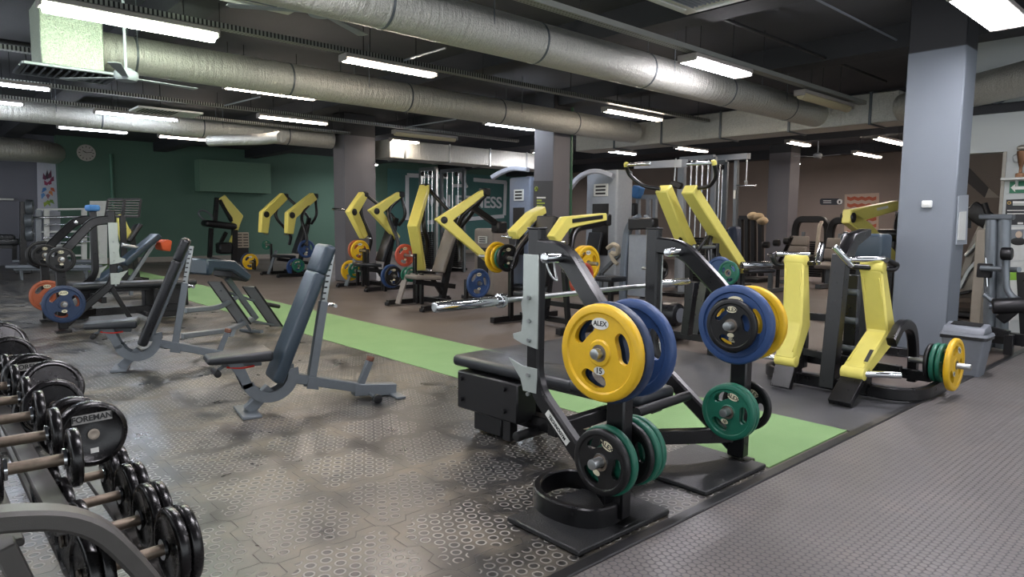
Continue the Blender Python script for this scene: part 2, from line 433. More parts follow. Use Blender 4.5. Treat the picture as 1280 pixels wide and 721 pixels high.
# rectangular duct across the room
rd = thing('rectangular_duct', 'wide rectangular foil duct crossing behind the two round silver ducts', 'duct', (11.7, 7, 3.0))
MB().box((11.65, 7.2, 3.2), (.62, 6.6, .46), bev=.012).build('duct_shell', M_DY, rd)
for y in (4.3, 5.6, 6.9, 8.2, 9.4): MB().box((11.65, y, 3.2), (.66, .04, .5), bev=.004).build('flange', SILVD, rd)
rd = thing('rectangular_duct', 'flat rectangular foil duct at the back, between the left and middle columns', 'duct', (12, 13.2, 3.0))
MB().box((11.3, 14.0, 3.05), (5.6, .7, .42), bev=.012).build('duct_shell', M_DX, rd)
for x in (8.9, 10.2, 11.5, 12.8): MB().box((x, 14.0, 3.05), (.05, .74, .46), bev=.004).build('flange', STEEL, rd)
A_ = Xp(1140, 158, 10.2); B_ = V((A_.x-1.7, A_.y-3.6, 3.3)); A_.z = 3.25
rd = thing('round_duct', 'brownish round foil duct passing behind the top of the blue-grey right column', 'duct', A_)
MB().cyl((11.3, 3.8, 3.15), (9.9, 1.5, 3.2), .21, n=28).build('duct_shell', M_DY, rd)
MB().cyl((10.62, 2.52, 3.178), (10.6, 2.48, 3.179), .216, n=28).build('band', SILVD, rd)
o = MB().tube([Zp(262, 176, 2.85), Zp(280, 175, 2.85), Zp(330, 174, 2.85), Zp(352, 171, 2.85)], .1, 14, .2).build('flexible_duct', M_DX, origin=Zp(300, 172, 3.0)); tag(o, 'short bent flexible foil duct below the farthest thin duct', 'duct')
o = MB().tube([V((-2.5, 21.5, 3.2)), V((-.8, 21.4, 3.15)), V((1.2, 21.6, 3.1)), V((3.0, 22.1, 3.15)), V((3.4, 23.2, 3.2))], .3, 16, .8).build('flexible_duct', M_DX, origin=(0, 21.5, 3.3)); tag(o, 'crumpled fat foil duct in the far left corner above the flower banner', 'duct')

# perforated cable trays along the lamp rows
tray_m = NT('perforated_tray'); P_ = tray_m.pos(); x_, y_, z_ = tray_m.xyz(P_)
hole_ = tray_m.mt('MULTIPLY', tray_m.mt('LESS_THAN', tray_m.mt('PINGPONG', tray_m.mt('ADD', x_, 40), .02), .009), tray_m.mt('LESS_THAN', tray_m.mt('PINGPONG', tray_m.mt('ADD', y_, 40), .025), .009))
tray_m.base(tray_m.mix(hole_, lin('#8e918c'), lin('#1a1a1c'))); tray_m.b.inputs['Metallic'].default_value = .4; tray_m.rough(.45); tray_m = tray_m.m
def tray(label, y, x0, x1, z=3.27, w=.11):
    o = thing('cable_tray', label, 'cable tray', (x0, y, z), 'perforated cable trays under the ceiling')
    b = MB(); b.box(((x0+x1)/2, y, z), (x1-x0, w, .004), bev=0); b.box(((x0+x1)/2, y-w/2, z+.025), (x1-x0, .004, .05), bev=0); b.box(((x0+x1)/2, y+w/2, z+.025), (x1-x0, .004, .05), bev=0)
    b.build('tray_channel', tray_m, o)
    k = x0+.6
    while k < x1: MB().cyl((k, y, z), (k, y, CEIL), .005, n=6).build('hanger_rod', BLACKM, o); k += 1.7
tray('perforated tray holding the bright white panel lamp right of the nearest duct', 4.42, 2.5, 11.4)
tray('perforated tray holding the long tube lamp at top left and the centre lamp', 7.16, -1.5, 11.3)
tray('thin tray running past the vent box towards the left column', 9.75, -.5, 11)
tray('thin tray behind it, ending at the left column lamps', 12.05, -1.0, 11)
tray('dark tray nearest the green back wall', 13.7, -1, 7.5)

# ------------------------------------------------------------------ lamps
LAMP = {}
def lamp_mat(key, col, st):
    LAMP[key] = mat('lit_tube_'+key, col, .5, emit=st, var=0); return LAMP[key]
lamp_mat('green', '#f2ffe6', 25); lamp_mat('cool', '#e8f0ff', 25); lamp_mat('warm', '#ffeedd', 25); lamp_mat('white', '#fbf7ff', 25)
OFFT = mat('unlit_diffuser', '#b3a887', .4)
HOUS = mat('lamp_housing', '#8f8b86', .5)
def lamp(label, x, y, L, key, z=3.18, w=.13, tubular=False):
    o = thing('ceiling_light', label, 'ceiling light', (x, y, z), 'fluorescent ceiling lights')
    h = MB(); h.box((x, y, z+.045), (L+.06, w+.02, .05), bev=.008)
    h.build('housing', HOUS, o)
    d = MB()
    if tubular: d.cyl((x-L/2, y, z), (x+L/2, y, z), w*.42, n=14, bev=.02)
    else: d.box((x, y, z+.008), (L, w, .03), bev=.01)
    d.build('diffuser', LAMP[key] if key else OFFT, o)
    [MB().box((x+sg*(L/2+.02), y, z+.02), (.03, w+.01, .07), bev=.01).build('end_cap', HOUS, o) for sg in (-1, 1)]
    [MB().cyl((x+sg*L*.3, y, z+.05), (x+sg*L*.3, y, CEIL), .006, n=6).build('hanger_rod', BLACKM, o) for sg in (-1, 1)]
    return o
lamp('long greenish-white tube lamp at top left, above the pale foil box', 1.73, 7.13, 1.42, 'green', tubular=True, w=.15)
lamp('brightest white panel lamp, right of the nearest round duct', 7.18, 4.45, 1.15, 'white', w=.24)
lamp('warm white lamp at the top centre, between the two round ducts', 4.45, 7.12, 1.2, 'warm', w=.17)
lamp('warm lamp just under the middle duct, left of centre', 4.1, 9.74, 1.28, 'warm')
lamp('warm lamp above the left column, one row behind', 5.47, 12.05, 1.25, 'warm')
lamp('cool lamp cut by the left edge, the higher of two', 1.1, 11.75, 1.2, 'cool')
lamp('cool lamp cut by the left edge, the lower of two, beside the thin duct', 1.0, 13.62, 1.2, 'cool')
lamp('cool lamp lying along the farthest thin duct', 3.28, 13.61, 1.28, 'cool')
lamp('cool lamp against the green wall, above the wall clock', 3.12, 16.4, 1.2, 'cool')
lamp('warm lamp against the green wall, right of the clock pipe', 5.0, 16.5, 1.2, 'warm')
lamp('cool lamp touching the left edge of the middle column', 8.75, 9.8, 1.2, 'cool')
lamp('warm lamp just right of the middle column', 9.3, 7.31, 1.45, 'warm')
lamp('cool lamp low over the grey shrouded machine', 13.7, 11.3, 1.5, 'cool')
lamp('small warm lamp above the cable tower', 14.5, 9.6, 1.25, 'warm')
lamp('warm lamp left of the right column', 15.9, 5.6, 1.6, 'warm')
lamp('small warm lamp beside the far column', 15.05, 7.2, .95, 'warm')
lamp('small warm lamp over the red chevron poster', 18.6, 7.07, 1.6, 'warm')
lamp('large white lamp at the top right corner, right of the column', 6.95, 1.72, 1.2, 'white', w=.3)
lamp('warm lamp just right of the left column', 8.7, 13.35, .7, 'warm')
lamp('unlit yellowed tube lamp near the end of the nearest duct', 10.2, 4.5, 1.6, None, tubular=True, w=.15)
lamp('unlit yellowed tube lamp right of the left column', 8.45, 12.15, 1.55, None, tubular=True, w=.13)
# the same lamp rows carry on behind and beside the viewpoint
for (x, y) in ((1.6, 1.72), (-1.4, 4.45), (1.9, 4.45), (4.2, 1.72), (3.4, -1.2), (-1.6, 7.13), (7, -1.2)): lamp('white panel lamp of the rows out of view', x, y, 1.2, 'white', w=.2)
for (x, y) in ((12.7, 12.75), (15.6, 15.9), (19.4, 20.0), (11.2, 19.6), (12.5, 22.0), (17, 5.15), (19.5, 9.6)): lamp('added white fill lamp hidden behind a column', x, y, .9, 'white', w=.3)  # unseen fill lamps, added behind columns to brighten the far areas

# ceiling fans, vents, cassettes
def fan(label, c, ang, r=.55):
    o = thing('ceiling_fan', label, 'fan', c, 'ceiling fans')
    MB().lathe([(0, .0), (.09, .0), (.11, .03), (.11, .08), (.05, .12), (0, .12)], c, (0, 0, 1), 20).build('motor_hub', LGREY, o)
    MB().cyl((c[0], c[1], c[2]+.1), (c[0], c[1], CEIL), .015, n=8).build('down_rod', LGREY, o)
    for k in range(3):
        a = R(ang+120*k); d = V((math.cos(a), math.sin(a), 0)); l = V((-d.y, d.x, 0)); C0 = V(c)+V((0, 0, .03))
        MB().prism([C0+d*.1+l*.03, C0+d*.1-l*.03, C0+d*r-l*.06, C0+d*(r+.02), C0+d*r+l*.05], (0, 0, .008), .002).build('blade', LGREY, o)
fan('pale ceiling fan below the square ceiling panel at top centre', Zp(400, 20, 3.1), math.degrees(math.atan2((Zp(463, 53, 3.1)-Zp(400, 20, 3.1)).y, (Zp(463, 53, 3.1)-Zp(400, 20, 3.1)).x)), .72)
fan('pale ceiling fan under the foil vent box on the left', Zp(158, 101, 2.75), 10, .7)
fan('small ceiling fan left of the far column, over the seated machines', Zp(1022, 197, 3.1), 20, .6)
def cassette(name, label, c, s, vents=True):
    o = thing(name, label, 'air conditioner', c)
    MB().box((c[0], c[1], c[2]+.06), (s, s, .1), bev=.02, seg=2).build('panel', mat('cassette_plastic', '#c2c2b6', .45), o)
    g = MB()
    for k in range(12): g.box((c[0], c[1]-s*.28+k*s*.05, c[2]+.002), (s*.56, .012, .02), rot=(.4, 0, 0), bev=0)
    g.build('intake_grille', MGREY, o)
    for dx, dy, a, b in ((.4, 0, .07, .6), (-.4, 0, .07, .6), (0, .4, .6, .07), (0, -.4, .6, .07)):
        MB().box((c[0]+dx*s, c[1]+dy*s, c[2]+.004), (a*s, b*s, .02)).build('air_flap', WHITEP, o)
    for dx in (-.3, .3): MB().cyl((c[0]+dx*s, c[1], c[2]+.1), (c[0]+dx*s, c[1], CEIL), .008, n=6).build('hanger_rod', BLACKM, o)
q = Zp(361, 21, 3.4); cassette('ceiling_panel_unit', 'square ribbed ceiling air unit cut by the top edge, left of centre', (q.x-.5, q.y-.5, 3.4), 1.0)
q = Zp(858, 21, 3.4); cassette('ceiling_cassette', 'cream four-way ceiling cassette cut by the top edge, right of centre', (q.x-.45, q.y-.45, 3.4), .9)
v = thing('ceiling_vent', 'pale flat vent grille hanging below the dark tray, left, before the thin duct', 'vent', Zp(208, 140, 3.0))
q = Zp(208, 140, 3.0); b = MB(); b.box(q, (.9, .55, .03)); b.build('vent_frame', WHITEP, v)
b = MB()
for k in range(10): b.box((q.x-.36+k*.05, q.y-.02, q.z-.018), (.018, .42, .01), bev=0)
b.build('slat', BLACKM, v)
# service pipes under the ceiling
def pipe(label, pts, r, m=BLACKM): tag(MB().tube(pts, r, 8).build('ceiling_pipe', m, origin=pts[0]), label, 'pipe', 'service pipes under the ceiling')
pipe('dark pipe running beside the nearest duct towards the right column', [V((2.5, 4.05, 3.55)), V((11.2, 4.05, 3.55))], .02)
pipe('grey conduit under the ceiling between cassette and unlit lamp', [V((4.5, 3.2, 3.62)), V((11.5, 3.2, 3.62))], .012, MGREY)
pipe('dark pipe between nearest duct and centre lamp row', [V((.5, 6.1, 3.6)), V((12, 6.1, 3.6))], .025)
pipe('dark pipe just behind the middle duct', [V((-.5, 10.4, 3.5)), V((12, 10.4, 3.5))], .025)
pipe('pale strut slanting from the nearest duct towards the centre lamp', [Zp(493, 79, 3.3), Zp(557, 60, 3.3)], .012, LGREY)
pipe('pale strut slanting behind the lamp under the middle duct', [Zp(272, 134, 3.3), Zp(325, 121, 3.3)], .012, LGREY)
pipe('pale strut slanting above the unlit lamp by the left column', [Zp(500, 160, 3.3), Zp(570, 149, 3.3)], .012, LGREY)
pipe('green conduit up the back wall, right of the wall clock', [V((Yp(139, 205, YB-.05).x, YB-.05, 0)), V((Yp(139, 205, YB-.05).x, YB-.05, 3.35))], .05, mat('green_pipe_paint', '#44705c', .5))
pipe('dark green cable down the right edge of the middle column', [V((9.47, 8.87, .1)), V((9.47, 8.87, 3.6))], .025, mat('cable_green', '#1f4a30', .4))
tag(MB().lathe([(0, 0), (.05, 0), (.06, .02), (.05, .045), (0, .045)], Zp(1100, 61, CEIL-.048), (0, 0, 1), 18).build('smoke_detector', WHITEP, origin=Zp(1100, 61, CEIL-.03)), 'small white smoke detector on the dark ceiling left of the right column', 'smoke detector')

# ------------------------------------------------------------------ world and exposure
w = bpy.data.worlds.new('world'); SC.world = w; w.use_nodes = True
w.node_tree.nodes['Background'].inputs[0].default_value = (.9, .95, 1, 1); w.node_tree.nodes['Background'].inputs[1].default_value = .6
SC.view_settings.view_transform = 'Standard'; SC.view_settings.look = 'None'; SC.view_settings.gamma = 1
SC.view_settings.use_curve_mapping = False; SC.view_settings.exposure = 1.5
SC.cycles.use_denoising = True
SC.cycles.max_bounces = 6
# ================================================================== WEIGHT PLATES
def plate_mesh(name, Rr, th, m):
    """rubber grip plate with three rounded hand openings; axis along x"""
    b = bmesh.new(); A0 = .30*Rr; r1, r2 = .28*Rr, .80*Rr; rh0, rh1 = .44*Rr, .73*Rr
    t_rim, t_web = th/2, th*.30
    SP = 3; NS = 30; half = PI/SP; hw = R(31)
    vcache = {}
    def vert(r, a, x):
        k = (round(r, 6), round(math.cos(a), 5), round(math.sin(a), 5), round(x, 6))
        if k not in vcache: vcache[k] = b.verts.new((x, r*math.cos(a), r*math.sin(a)))
        return vcache[k]
    nA = 14
    for s in range(SP):
        ac = PI/2+PI+s*2*half+.26     # opening centre
        for sd in (1, -1):
            x = sd*t_web
            # cell perimeter (angular half-width half, radius r1..r2) and superellipse opening
            per = []; NQ = nA
            for i in range(NQ): per.append((r1, -half+2*half*i/NQ))
            for i in range(6): per.append((r1+(r2-r1)*i/6, half))
            for i in range(NQ): per.append((r2, half-2*half*i/NQ))
            for i in range(6): per.append((r2-(r2-r1)*i/6, -half))
            inn = []
            rc = (rh0+rh1)/2; rr = (rh1-rh0)/2
            for (r, a) in per:
                u = (a/half); v = (r-(r1+r2)/2)/((r2-r1)/2)
                ang = math.atan2(v, u); c, sn = math.cos(ang), math.sin(ang)
                e = 2/2.8
                inn.append((rc+rr*math.copysign(abs(sn)**e, sn), hw*math.copysign(abs(c)**e, c)))
            n = len(per)
            for i in range(n):
                j = (i+1) % n
                q = [vert(per[i][0], ac+per[i][1], x), vert(per[j][0], ac+per[j][1], x), vert(inn[j][0], ac+inn[j][1], x), vert(inn[i][0], ac+inn[i][1], x)]
                b.faces.new(q if sd > 0 else q[::-1])
                if sd > 0:
                    q = [vert(inn[i][0], ac+inn[i][1], t_web), vert(inn[j][0], ac+inn[j][1], t_web), vert(inn[j][0], ac+inn[j][1], -t_web), vert(inn[i][0], ac+inn[i][1], -t_web)]
                    b.faces.new(q)
    # rim and hub rings share the angular grid
    angs = []
    for s in range(SP):
        ac = PI/2+PI+s*2*half+.26
        for i in range(nA): angs.append(ac-half+2*half*i/nA)
    N = len(angs)
    prof = [(r2, t_web), (.835*Rr, t_rim*.98), (.95*Rr, t_rim), (.985*Rr, t_rim*.8), (Rr, t_rim*.45), (Rr, -t_rim*.45), (.985*Rr, -t_rim*.8), (.95*Rr, -t_rim), (.835*Rr, -t_rim*.98), (r2, -t_web)]
    hub = [(r1, -t_web), (.25*Rr, -t_rim*.9), (.22*Rr, -t_rim*.9), (.026, -t_rim*.9), (.026, t_rim*.9), (.22*Rr, t_rim*.9), (.25*Rr, t_rim*.9), (r1, t_web)]
    for pr in (prof, hub):
        for (ra, xa), (rb, xb) in zip(pr, pr[1:]):
            for i in range(N):
                j = (i+1) % N
                b.faces.new((vert(ra, angs[i], xa), vert(ra, angs[j], xa), vert(rb, angs[j], xb), vert(rb, angs[i], xb)))
    bmesh.ops.recalc_face_normals(b, faces=b.faces)
    me = bpy.data.meshes.new(name); b.to_mesh(me); b.free(); me.materials.append(m); me.shade_smooth(); me.set_sharp_from_angle(angle=R(38))
    return me
PLATE = {}
# kind: radius, thickness, material
PK_ = dict(blue20=(.225, .05, PB), navy20=(.225, .05, PBD), yel15=(.215, .045, PY), green10=(.16, .036, PG), black5=(.15, .03, PK), orange25=(.205, .05, PO), black10=(.19, .04, PK), green5=(.125, .03, PG), yel10=(.17, .04, PY), blue15=(.19, .045, PB), red15=(.19, .04, PR), black2=(.11, .025, PK))
def plate(kind, c, axis, label, group=None, spin=0., stickers=True, flip=1):
    """thing with ring and sticker parts; c world centre, axis world direction of the horn"""
    Rr, th, m = PK_[kind]
    nm = {'b': 'weight_plate', 'n': 'weight_plate', 'y': 'weight_plate', 'g': 'weight_plate', 'o': 'weight_plate', 'r': 'weight_plate'}[kind[0]]
    if kind not in PLATE:
        PLATE[kind] = plate_mesh('weight_plate', Rr, th, m)
    o = bpy.data.objects.new(nm, PLATE[kind]); COL.objects.link(o); o.location = c
    ax = V(axis).normalized(); up = V((0, 0, 1)); y = up.cross(ax).normalized(); z = ax.cross(y)
    mx = M((ax, y, z)).transposed() @ M.Rotation(spin, 3, 'X'); o.rotation_euler = mx.to_euler()
    tag(o, label, 'weight plate', group)
    sleeve = MB().lathe([(.0262, -th*.5), (.036, -th*.5), (.036, th*.5), (.0262, th*.5), (.0262, -th*.5)], n=20).build('steel_bushing', BRASS, o) if False else None
    b = MB().lathe([(.0255, -th*.47), (.038, -th*.47), (.038, th*.47), (.0255, th*.47), (.0255, -th*.47)], (0, 0, 0), (1, 0, 0), 20)
    o0 = o.location.copy(); bb = bmesh.new(); bb.free()
    me = bpy.data.meshes.new('steel_bushing'); bmesh.ops.recalc_face_normals(b.bm, faces=b.bm.faces); b.bm.to_mesh(me); b.bm.free(); me.materials.append(BRASS); me.shade_smooth(); me.set_sharp_from_angle(angle=R(40))
    q = bpy.data.objects.new('steel_bushing', me); COL.objects.link(q); q.parent = o
    if stickers:
        sd = -flip
        for a, rr, s1, s2, key in ((PI/2+.0, .6*Rr, .042, .024, 'alex'), (PI/2+PI, .365*Rr, .027, .017, {'yel15': 'n15', 'green10': 'n10', 'blue20': 'n20', 'navy20': 'n20'}.get(kind))):
            k = Rr/.2
            bm_ = bmesh.new(); n = 24
            vs = [bm_.verts.new((0, rr*math.cos(a)+s1*k*math.cos(2*PI*i/n), rr*math.sin(a)+s2*k*math.sin(2*PI*i/n))) for i in range(n)]
            f = bm_.faces.new(vs); ex = bmesh.ops.extrude_face_region(bm_, geom=[f]); bmesh.ops.translate(bm_, verts=[e for e in ex['geom'] if isinstance(e, bmesh.types.BMVert)], vec=(.0015, 0, 0))
            bmesh.ops.recalc_face_normals(bm_, faces=bm_.faces)
            xs = sd*(th*.302+.001); bm_.transform(M.Translation((xs if sd > 0 else xs-.0015, 0, 0)))
            me = bpy.data.meshes.new('sticker'); bm_.to_mesh(me); bm_.free(); me.materials.append(WST if kind == 'yel15' else CREAM)
            st = bpy.data.objects.new('sticker', me); COL.objects.link(st); st.parent = o
            if key:
                put_text('lettering', key, INK, st, (xs+sd*.0022, rr*math.cos(a), rr*math.sin(a)), (0, -1, 0) if sd < 0 else (0, 1, 0), (0, 0, 1))
    return o

# ================================================================== DUMBBELLS
def dumbbell(label, c, axis, Rr, th, nplate, grip, group='round rubber dumbbells on the rack', words=False):
    o = thing('dumbbell', label, 'dumbbell', c, group)
    ax = V(axis).normalized(); C = V(c)
    MB().cyl(C-ax*grip/2, C+ax*grip/2, .0165, n=14).build('handle', HAND, o)
    for s in (-1, 1):
        p = C+ax*s*grip/2
        MB().lathe([(0, 0), (.03, 0), (.03, .008), (.024, .014), (0, .014)], p-ax*s*.012, ax*s, 16).build('collar', CHROME, o)
        prof = [(0, 0)]
        t1 = th/nplate
        for k in range(nplate):
            z0 = k*t1
            prof += [(Rr*.86, z0), (Rr*.96, z0+t1*.06), (Rr, z0+t1*.2), (Rr, z0+t1*.8), (Rr*.96, z0+t1*.94), (Rr*.86, z0+t1)]
        if words: prof[-1] = (Rr*.84, th); prof += [(Rr*.8, th-.004), (.03, th-.004), (0, th-.004)]
        else: prof += [(Rr*.8, th), (Rr*.76, th-.006), (.03, th-.006), (0, th-.006)]
        prof[1:1] = [(Rr*.72, .006), (Rr*.78, 0)]; prof[0] = (0, .006)
        h = MB().lathe(prof, p, ax*s, 36).build('weight_head', RUB, o, smooth=50)
        MB().lathe([(0, 0), (.018, 0), (.018, .006), (.008, .007), (0, .004)], p+ax*s*(th-.004), ax*s, 14).build('end_bolt', BRASS, h)
        if words:
            e = p+ax*s*(th-.0028); z = V((0, 0, 1)); z = (z-ax*z.dot(ax)).normalized(); x = z.cross(ax*s)
            k = Rr/.105; L0 = e+z*Rr*.5
            pl = MB().prism([L0+x*.058*k+z*.014*k, L0-x*.058*k+z*.014*k, L0-x*.058*k-z*.014*k, L0+x*.058*k-z*.014*k], ax*.001, 0).build('name_plate', mat('name_plate_grey', '#8d8c88', .5), h)
            put_text('lettering', 'foreman', INK, pl, L0-C+ax*s*.0014, x, z)
            L1 = e-z*Rr*.5
            MB().prism([L1+x*.012+z*.008, L1-x*.012+z*.008, L1-x*.012-z*.008, L1+x*.012-z*.008], ax*.001, .0).build('weight_sticker', WST, h)
    return o
ZU, ZL = .70, .455
rk = thing('dumbbell_rack', 'grey two-tier dumbbell rack at the bottom left corner, loaded with black dumbbells', 'dumbbell rack', (.3, 3.2, 0))
def rack_end(y):
    MB().rtube([(-.3, y, .0), (-.34, y, .3), (-.3, y, .70), (.12, y, .70), (.31, y, .645), (.43, y, .46), (.55, y, .2), (.60, y, 0)], .05, .075, .16, up=(0, 1, 0)).build('end_frame', RACKG, rk)
    MB().bar((.14, y, .63), (.30, y, .1), .045, .06, up=(0, 1, 0)).build('diagonal_strut', RACKG, rk)
    MB().bar((-.05, y+.004, .63), (-.02, y+.004, .1), .03, .05, up=(0, 1, 0)).build('inner_post', RACKG, rk)
    MB().bar((-.34, y, .035), (.64, y, .035), .06, .06).build('foot_beam', RACKG, rk)
for y in (1.9, 4.9): rack_end(y)
for x, z, w in ((.155, ZU-.085, .055), (.27, ZU-.085, .055), (.34, ZL-.11, .07), (.54, ZL-.125, .07)):
    MB().bar((x, 1.92, z), (x, 4.9, z), w, .02, ext=.0).build('shelf_rail', RACKG, rk)
MB().bar((-.3, 1.92, .25), (-.3, 4.9, .25), .04, .06).build('back_beam', RACKG, rk)
MB().box((-.16, 3.4, .36), (.02, 2.9, .42)).build('back_panel', BLACKM, rk)
def along(k): return 2.12+.235*k
NU = ('nearest dumbbell on the upper tier, its whole grip in view', 'second dumbbell from the near end of the upper tier', 'third dumbbell from the near end of the upper tier', 'fourth dumbbell from the near end of the upper tier', 'fifth dumbbell on the upper tier, against the left edge', 'sixth dumbbell on the upper tier, cut by the left edge')
for k, nm in enumerate(NU):
    dumbbell(nm, (.245-.004*k, 2.22+.285*k, ZU+.006), (1, -.03, 0), .083, .03, 1, .15)
NL = ('nearest and largest dumbbell on the lower tier, with twin-ringed head', 'second dumbbell from the near end of the lower tier', 'third dumbbell from the near end of the lower tier', 'fourth lower dumbbell, half hidden under the upright lettered disc')
for k, nm in enumerate(NL):
    dumbbell(nm, (.44, 2.02+.255*k, ZL-.005), (1, .06, 0), (.112, .106, .1, .093)[k], .066, 2, .15)
# big dumbbells turned towards the camera beyond them
q = Zp(112, 549, .66)
dumbbell('turned dumbbell showing the big lettered disc nearest the camera, beside the upper tier', (q.x+.0, q.y+.13, .66), (.12, -1, .1), .108, .06, 1, .12, words=True)
q = Zp(64, 497, .68)
dumbbell('turned dumbbell with a hollow black face, between the two lettered discs', (q.x, q.y+.14, .665), (-.15, 1, -.5), .112, .06, 1, .12)
q = Zp(56, 521, .66)
dumbbell('turned dumbbell whose ringed edge shows just behind the near lettered disc', (q.x+.03, q.y+.14, .655), (.05, -1, .3), .1, .06, 2, .12)
q = Zp(38, 478, .70)
dumbbell('turned dumbbell with the smaller lettered disc, farther up the rack', (q.x, q.y+.14, .69), (.1, -1, .16), .108, .07, 1, .12, words=True)
q = Zp(14, 455, .72)
dumbbell('turned dumbbell with twin rings above the farther lettered disc', (q.x, q.y+.14, .7), (.0, -1, .35), .104, .07, 2, .12)
q = Zp(2, 440, .73)
dumbbell('farthest turned dumbbell, a dark dome cut by the left edge', (q.x, q.y+.14, .72), (.05, -1, .45), .11, .07, 1, .12)

# ================================================================== OLYMPIC BENCHES
def olympic_bench(label, loc, rz):
    """local: x along the bar, y towards the user's feet, origin between the storage posts"""
    o = thing('olympic_bench', label, 'weight bench', (0, 0, 0))
    S = .59; U = .535; YP = .575
    for s in (-1, 1):
        X = s*S; xu = s*U
        # storage post with two horns each side
        MB().box((X, 0, .455), (.075, .1, .83), bev=.008).build('storage_post', BLACK, o)
        MB().box((X, .0, .015), (.12, .16, .03)).build('foot_plate', BLACK, o)
        for z in (.82, .33):
            MB().cyl((X-.20, 0, z), (X+.20, 0, z), .024, n=18, bev=.004).build('plate_horn', STEEL, o)
        # upright with bent lower leg
        up = [(xu, YP, 1.345), (xu, YP, .60), (xu+s*.01, YP-.05, .5), (X, .03, .1)]
        MB().rtube(up, .085, .06, .16, up=(1, 0, 0)).build('upright', BLACK, o)
        MB().box((xu, YP, 1.352), (.064, .09, .012)).build('post_cap', BLACKM, o)
        # bright steel bar-catch plates
        f = MB(); yb = YP+.056; xo = xu-.034 if s < 0 else xu-.034
        for xx in (xu+s*.034,):
            f.prism([(xx, YP-.045, 1.22), (xx, YP+.06, 1.22), (xx, YP+.06, 1.0), (xx, YP+.075, .965), (xx, YP+.06, .9), (xx, YP+.07, .82), (xx, YP+.13, .8), (xx, YP+.125, .775), (xx, YP+.06, .755), (xx, YP-.045, .74)], (.007, 0, 0), .0015)
        f.build('bar_catch', mat('zinc_plate', '#a9b1ac', .42, .35), o)
        f = MB(); f.prism([(xu+s*.036, YP-.045, .64), (xu+s*.036, YP+.05, .64), (xu+s*.036, YP+.16, .67), (xu+s*.036, YP+.07, .57), (xu+s*.036, YP+.05, .51), (xu+s*.036, YP-.045, .51)], (.007, 0, 0), .0015)
        f.build('safety_catch', mat('zinc_plate', '#a9b1ac', .42, .35), o)
        for z in (1.0, .88, .78, .6, .5): MB().cyl((xu+s*.05, YP+.01, z), (xu+s*.036, YP+.01, z), .011, n=8).build('bolt', STEEL, o)
        # upper hook peg
        MB().cyl((xu-.17, YP-.2, 1.215), (xu+.02, YP-.2, 1.215), .026, n=16, bev=.006).build('hook_peg', CHROME, o)
        # curved rear arm from the upright head down to the storage post
        MB().rtube([(xu, YP-.02, 1.25), (xu+s*.01, YP-.2, 1.235), (X, .14, 1.0), (X, .0, .84)], .1, .06, .22, up=(1, 0, 0)).build('rear_arm', BLACK, o)
        # hooped base
        hp_ = [(X, -.02), (X+s*.16, .0), (X+s*.21, .13), (X+s*.2, .3), (X+s*.1, .42), (X-s*.04, .46), (X-s*.17, .42), (X-s*.2, .22), (X-s*.12, .04)]
        hp_ = [(p[0], p[1], .066) for p in hp_]; hp2_ = []
        for i in range(len(hp_)):
            A_, B_, C_ = V(hp_[i-1]), V(hp_[i]), V(hp_[(i+1) % len(hp_)])
            for t in (0, .25, .5, .75): hp2_.append((A_+B_)/2*(1-t)**2+B_*2*t*(1-t)+(B_+C_)/2*t*t)
        if s < 0: MB().rtube(hp2_, .04, .1, 0, (0, 0, 1), True).build('base_hoop', BLACK, o)
        MB().bar((X, .02, .16), (X-s*.5, .42, .16), .06, .08).build('base_beam', BLACK, o)
        if s > 0: MB().bar((xu, YP-.05, .5), (xu, YP+.2, .03), .05, .06, up=(1, 0, 0)).build('front_brace', BLACK, o)
        if s < 0:
            A_ = V((xu+s*.01, YP-.05, .5)); B_ = V((X, .03, .1)); d_ = (B_-A_).normalized(); n_ = d_.cross(V((s, 0, 0))).normalized(); o_ = V((s*.034, 0, 0))
            C0, C1 = A_.lerp(B_, .16)+o_, A_.lerp(B_, .47)+o_
            lb = MB().prism([C0+n_*.017, C0-n_*.017, C1-n_*.017, C1+n_*.017], (.004, 0, 0), .0).build('maker_label', WST, o)
            put_text('lettering', 'techno', INK, lb, (C0+C1)/2+V((s*.0035, 0, 0)), d_, V((s, 0, 0)).cross(d_))
    MB().bar((-U, YP-.12, .33), (U, YP-.12, .33), .06, .07).build('cross_beam', BLACK, o)
    # pad and its under-frame
    MB().pad((0, 1.02, .455), (.32, 1.34, .075), bev=.03).build('bench_pad', CHARC, o)
    MB().pad((0, .42, .46), (.34, .5, .072), bev=.03).build('head_pad', CHARC, o)
    MB().box((0, .9, .4), (.1, 1.45, .05)).build('pad_beam', BLACK, o)
    MB().bar((0, .3, .14), (0, 1.55, .14), .08, .09).build('spine_beam', BLACK, o)
    MB().bar((0, .35, .14), (0, .35, .4), .07, .09, up=(0, 1, 0)).build('rear_leg', BLACK, o)
    bx_ = MB().box((-.09, 1.33, .275), (.18, .56, .25), bev=.01).build('step_box', BLACKM, o)
    for dy in (-.2, .2):
        for dz in (-.07, .07): MB().cyl((-.2, 1.36+dy, .285+dz), (-.178, 1.36+dy, .285+dz), .016, n=10).build('rubber_stop', BLACKM, bx_)
    MB().bar((-.14, 1.16, .02), (-.14, 1.16, .4), .04, .07, up=(0, 1, 0)).build('front_leg', BLACK, o)
    MB().bar((.14, 1.16, .02), (.14, 1.16, .4), .04, .07, up=(0, 1, 0)).build('front_leg', BLACK, o)
    MB().box((-.06, 1.36, .09), (.16, .26, .14), bev=.01).build('foot_block', BLACKM, o)
    MB().cyl((-.22, 1.02, .09), (.22, 1.02, .09), .03, n=14, bev=.005).build('transport_roller', BLACKM, o)
    MB().cyl((-.25, .14, .43), (.25, .14, .43), .026, n=14).build('head_roller', BLACKM, o)
    o.location = loc; o.rotation_euler = (0, 0, rz)
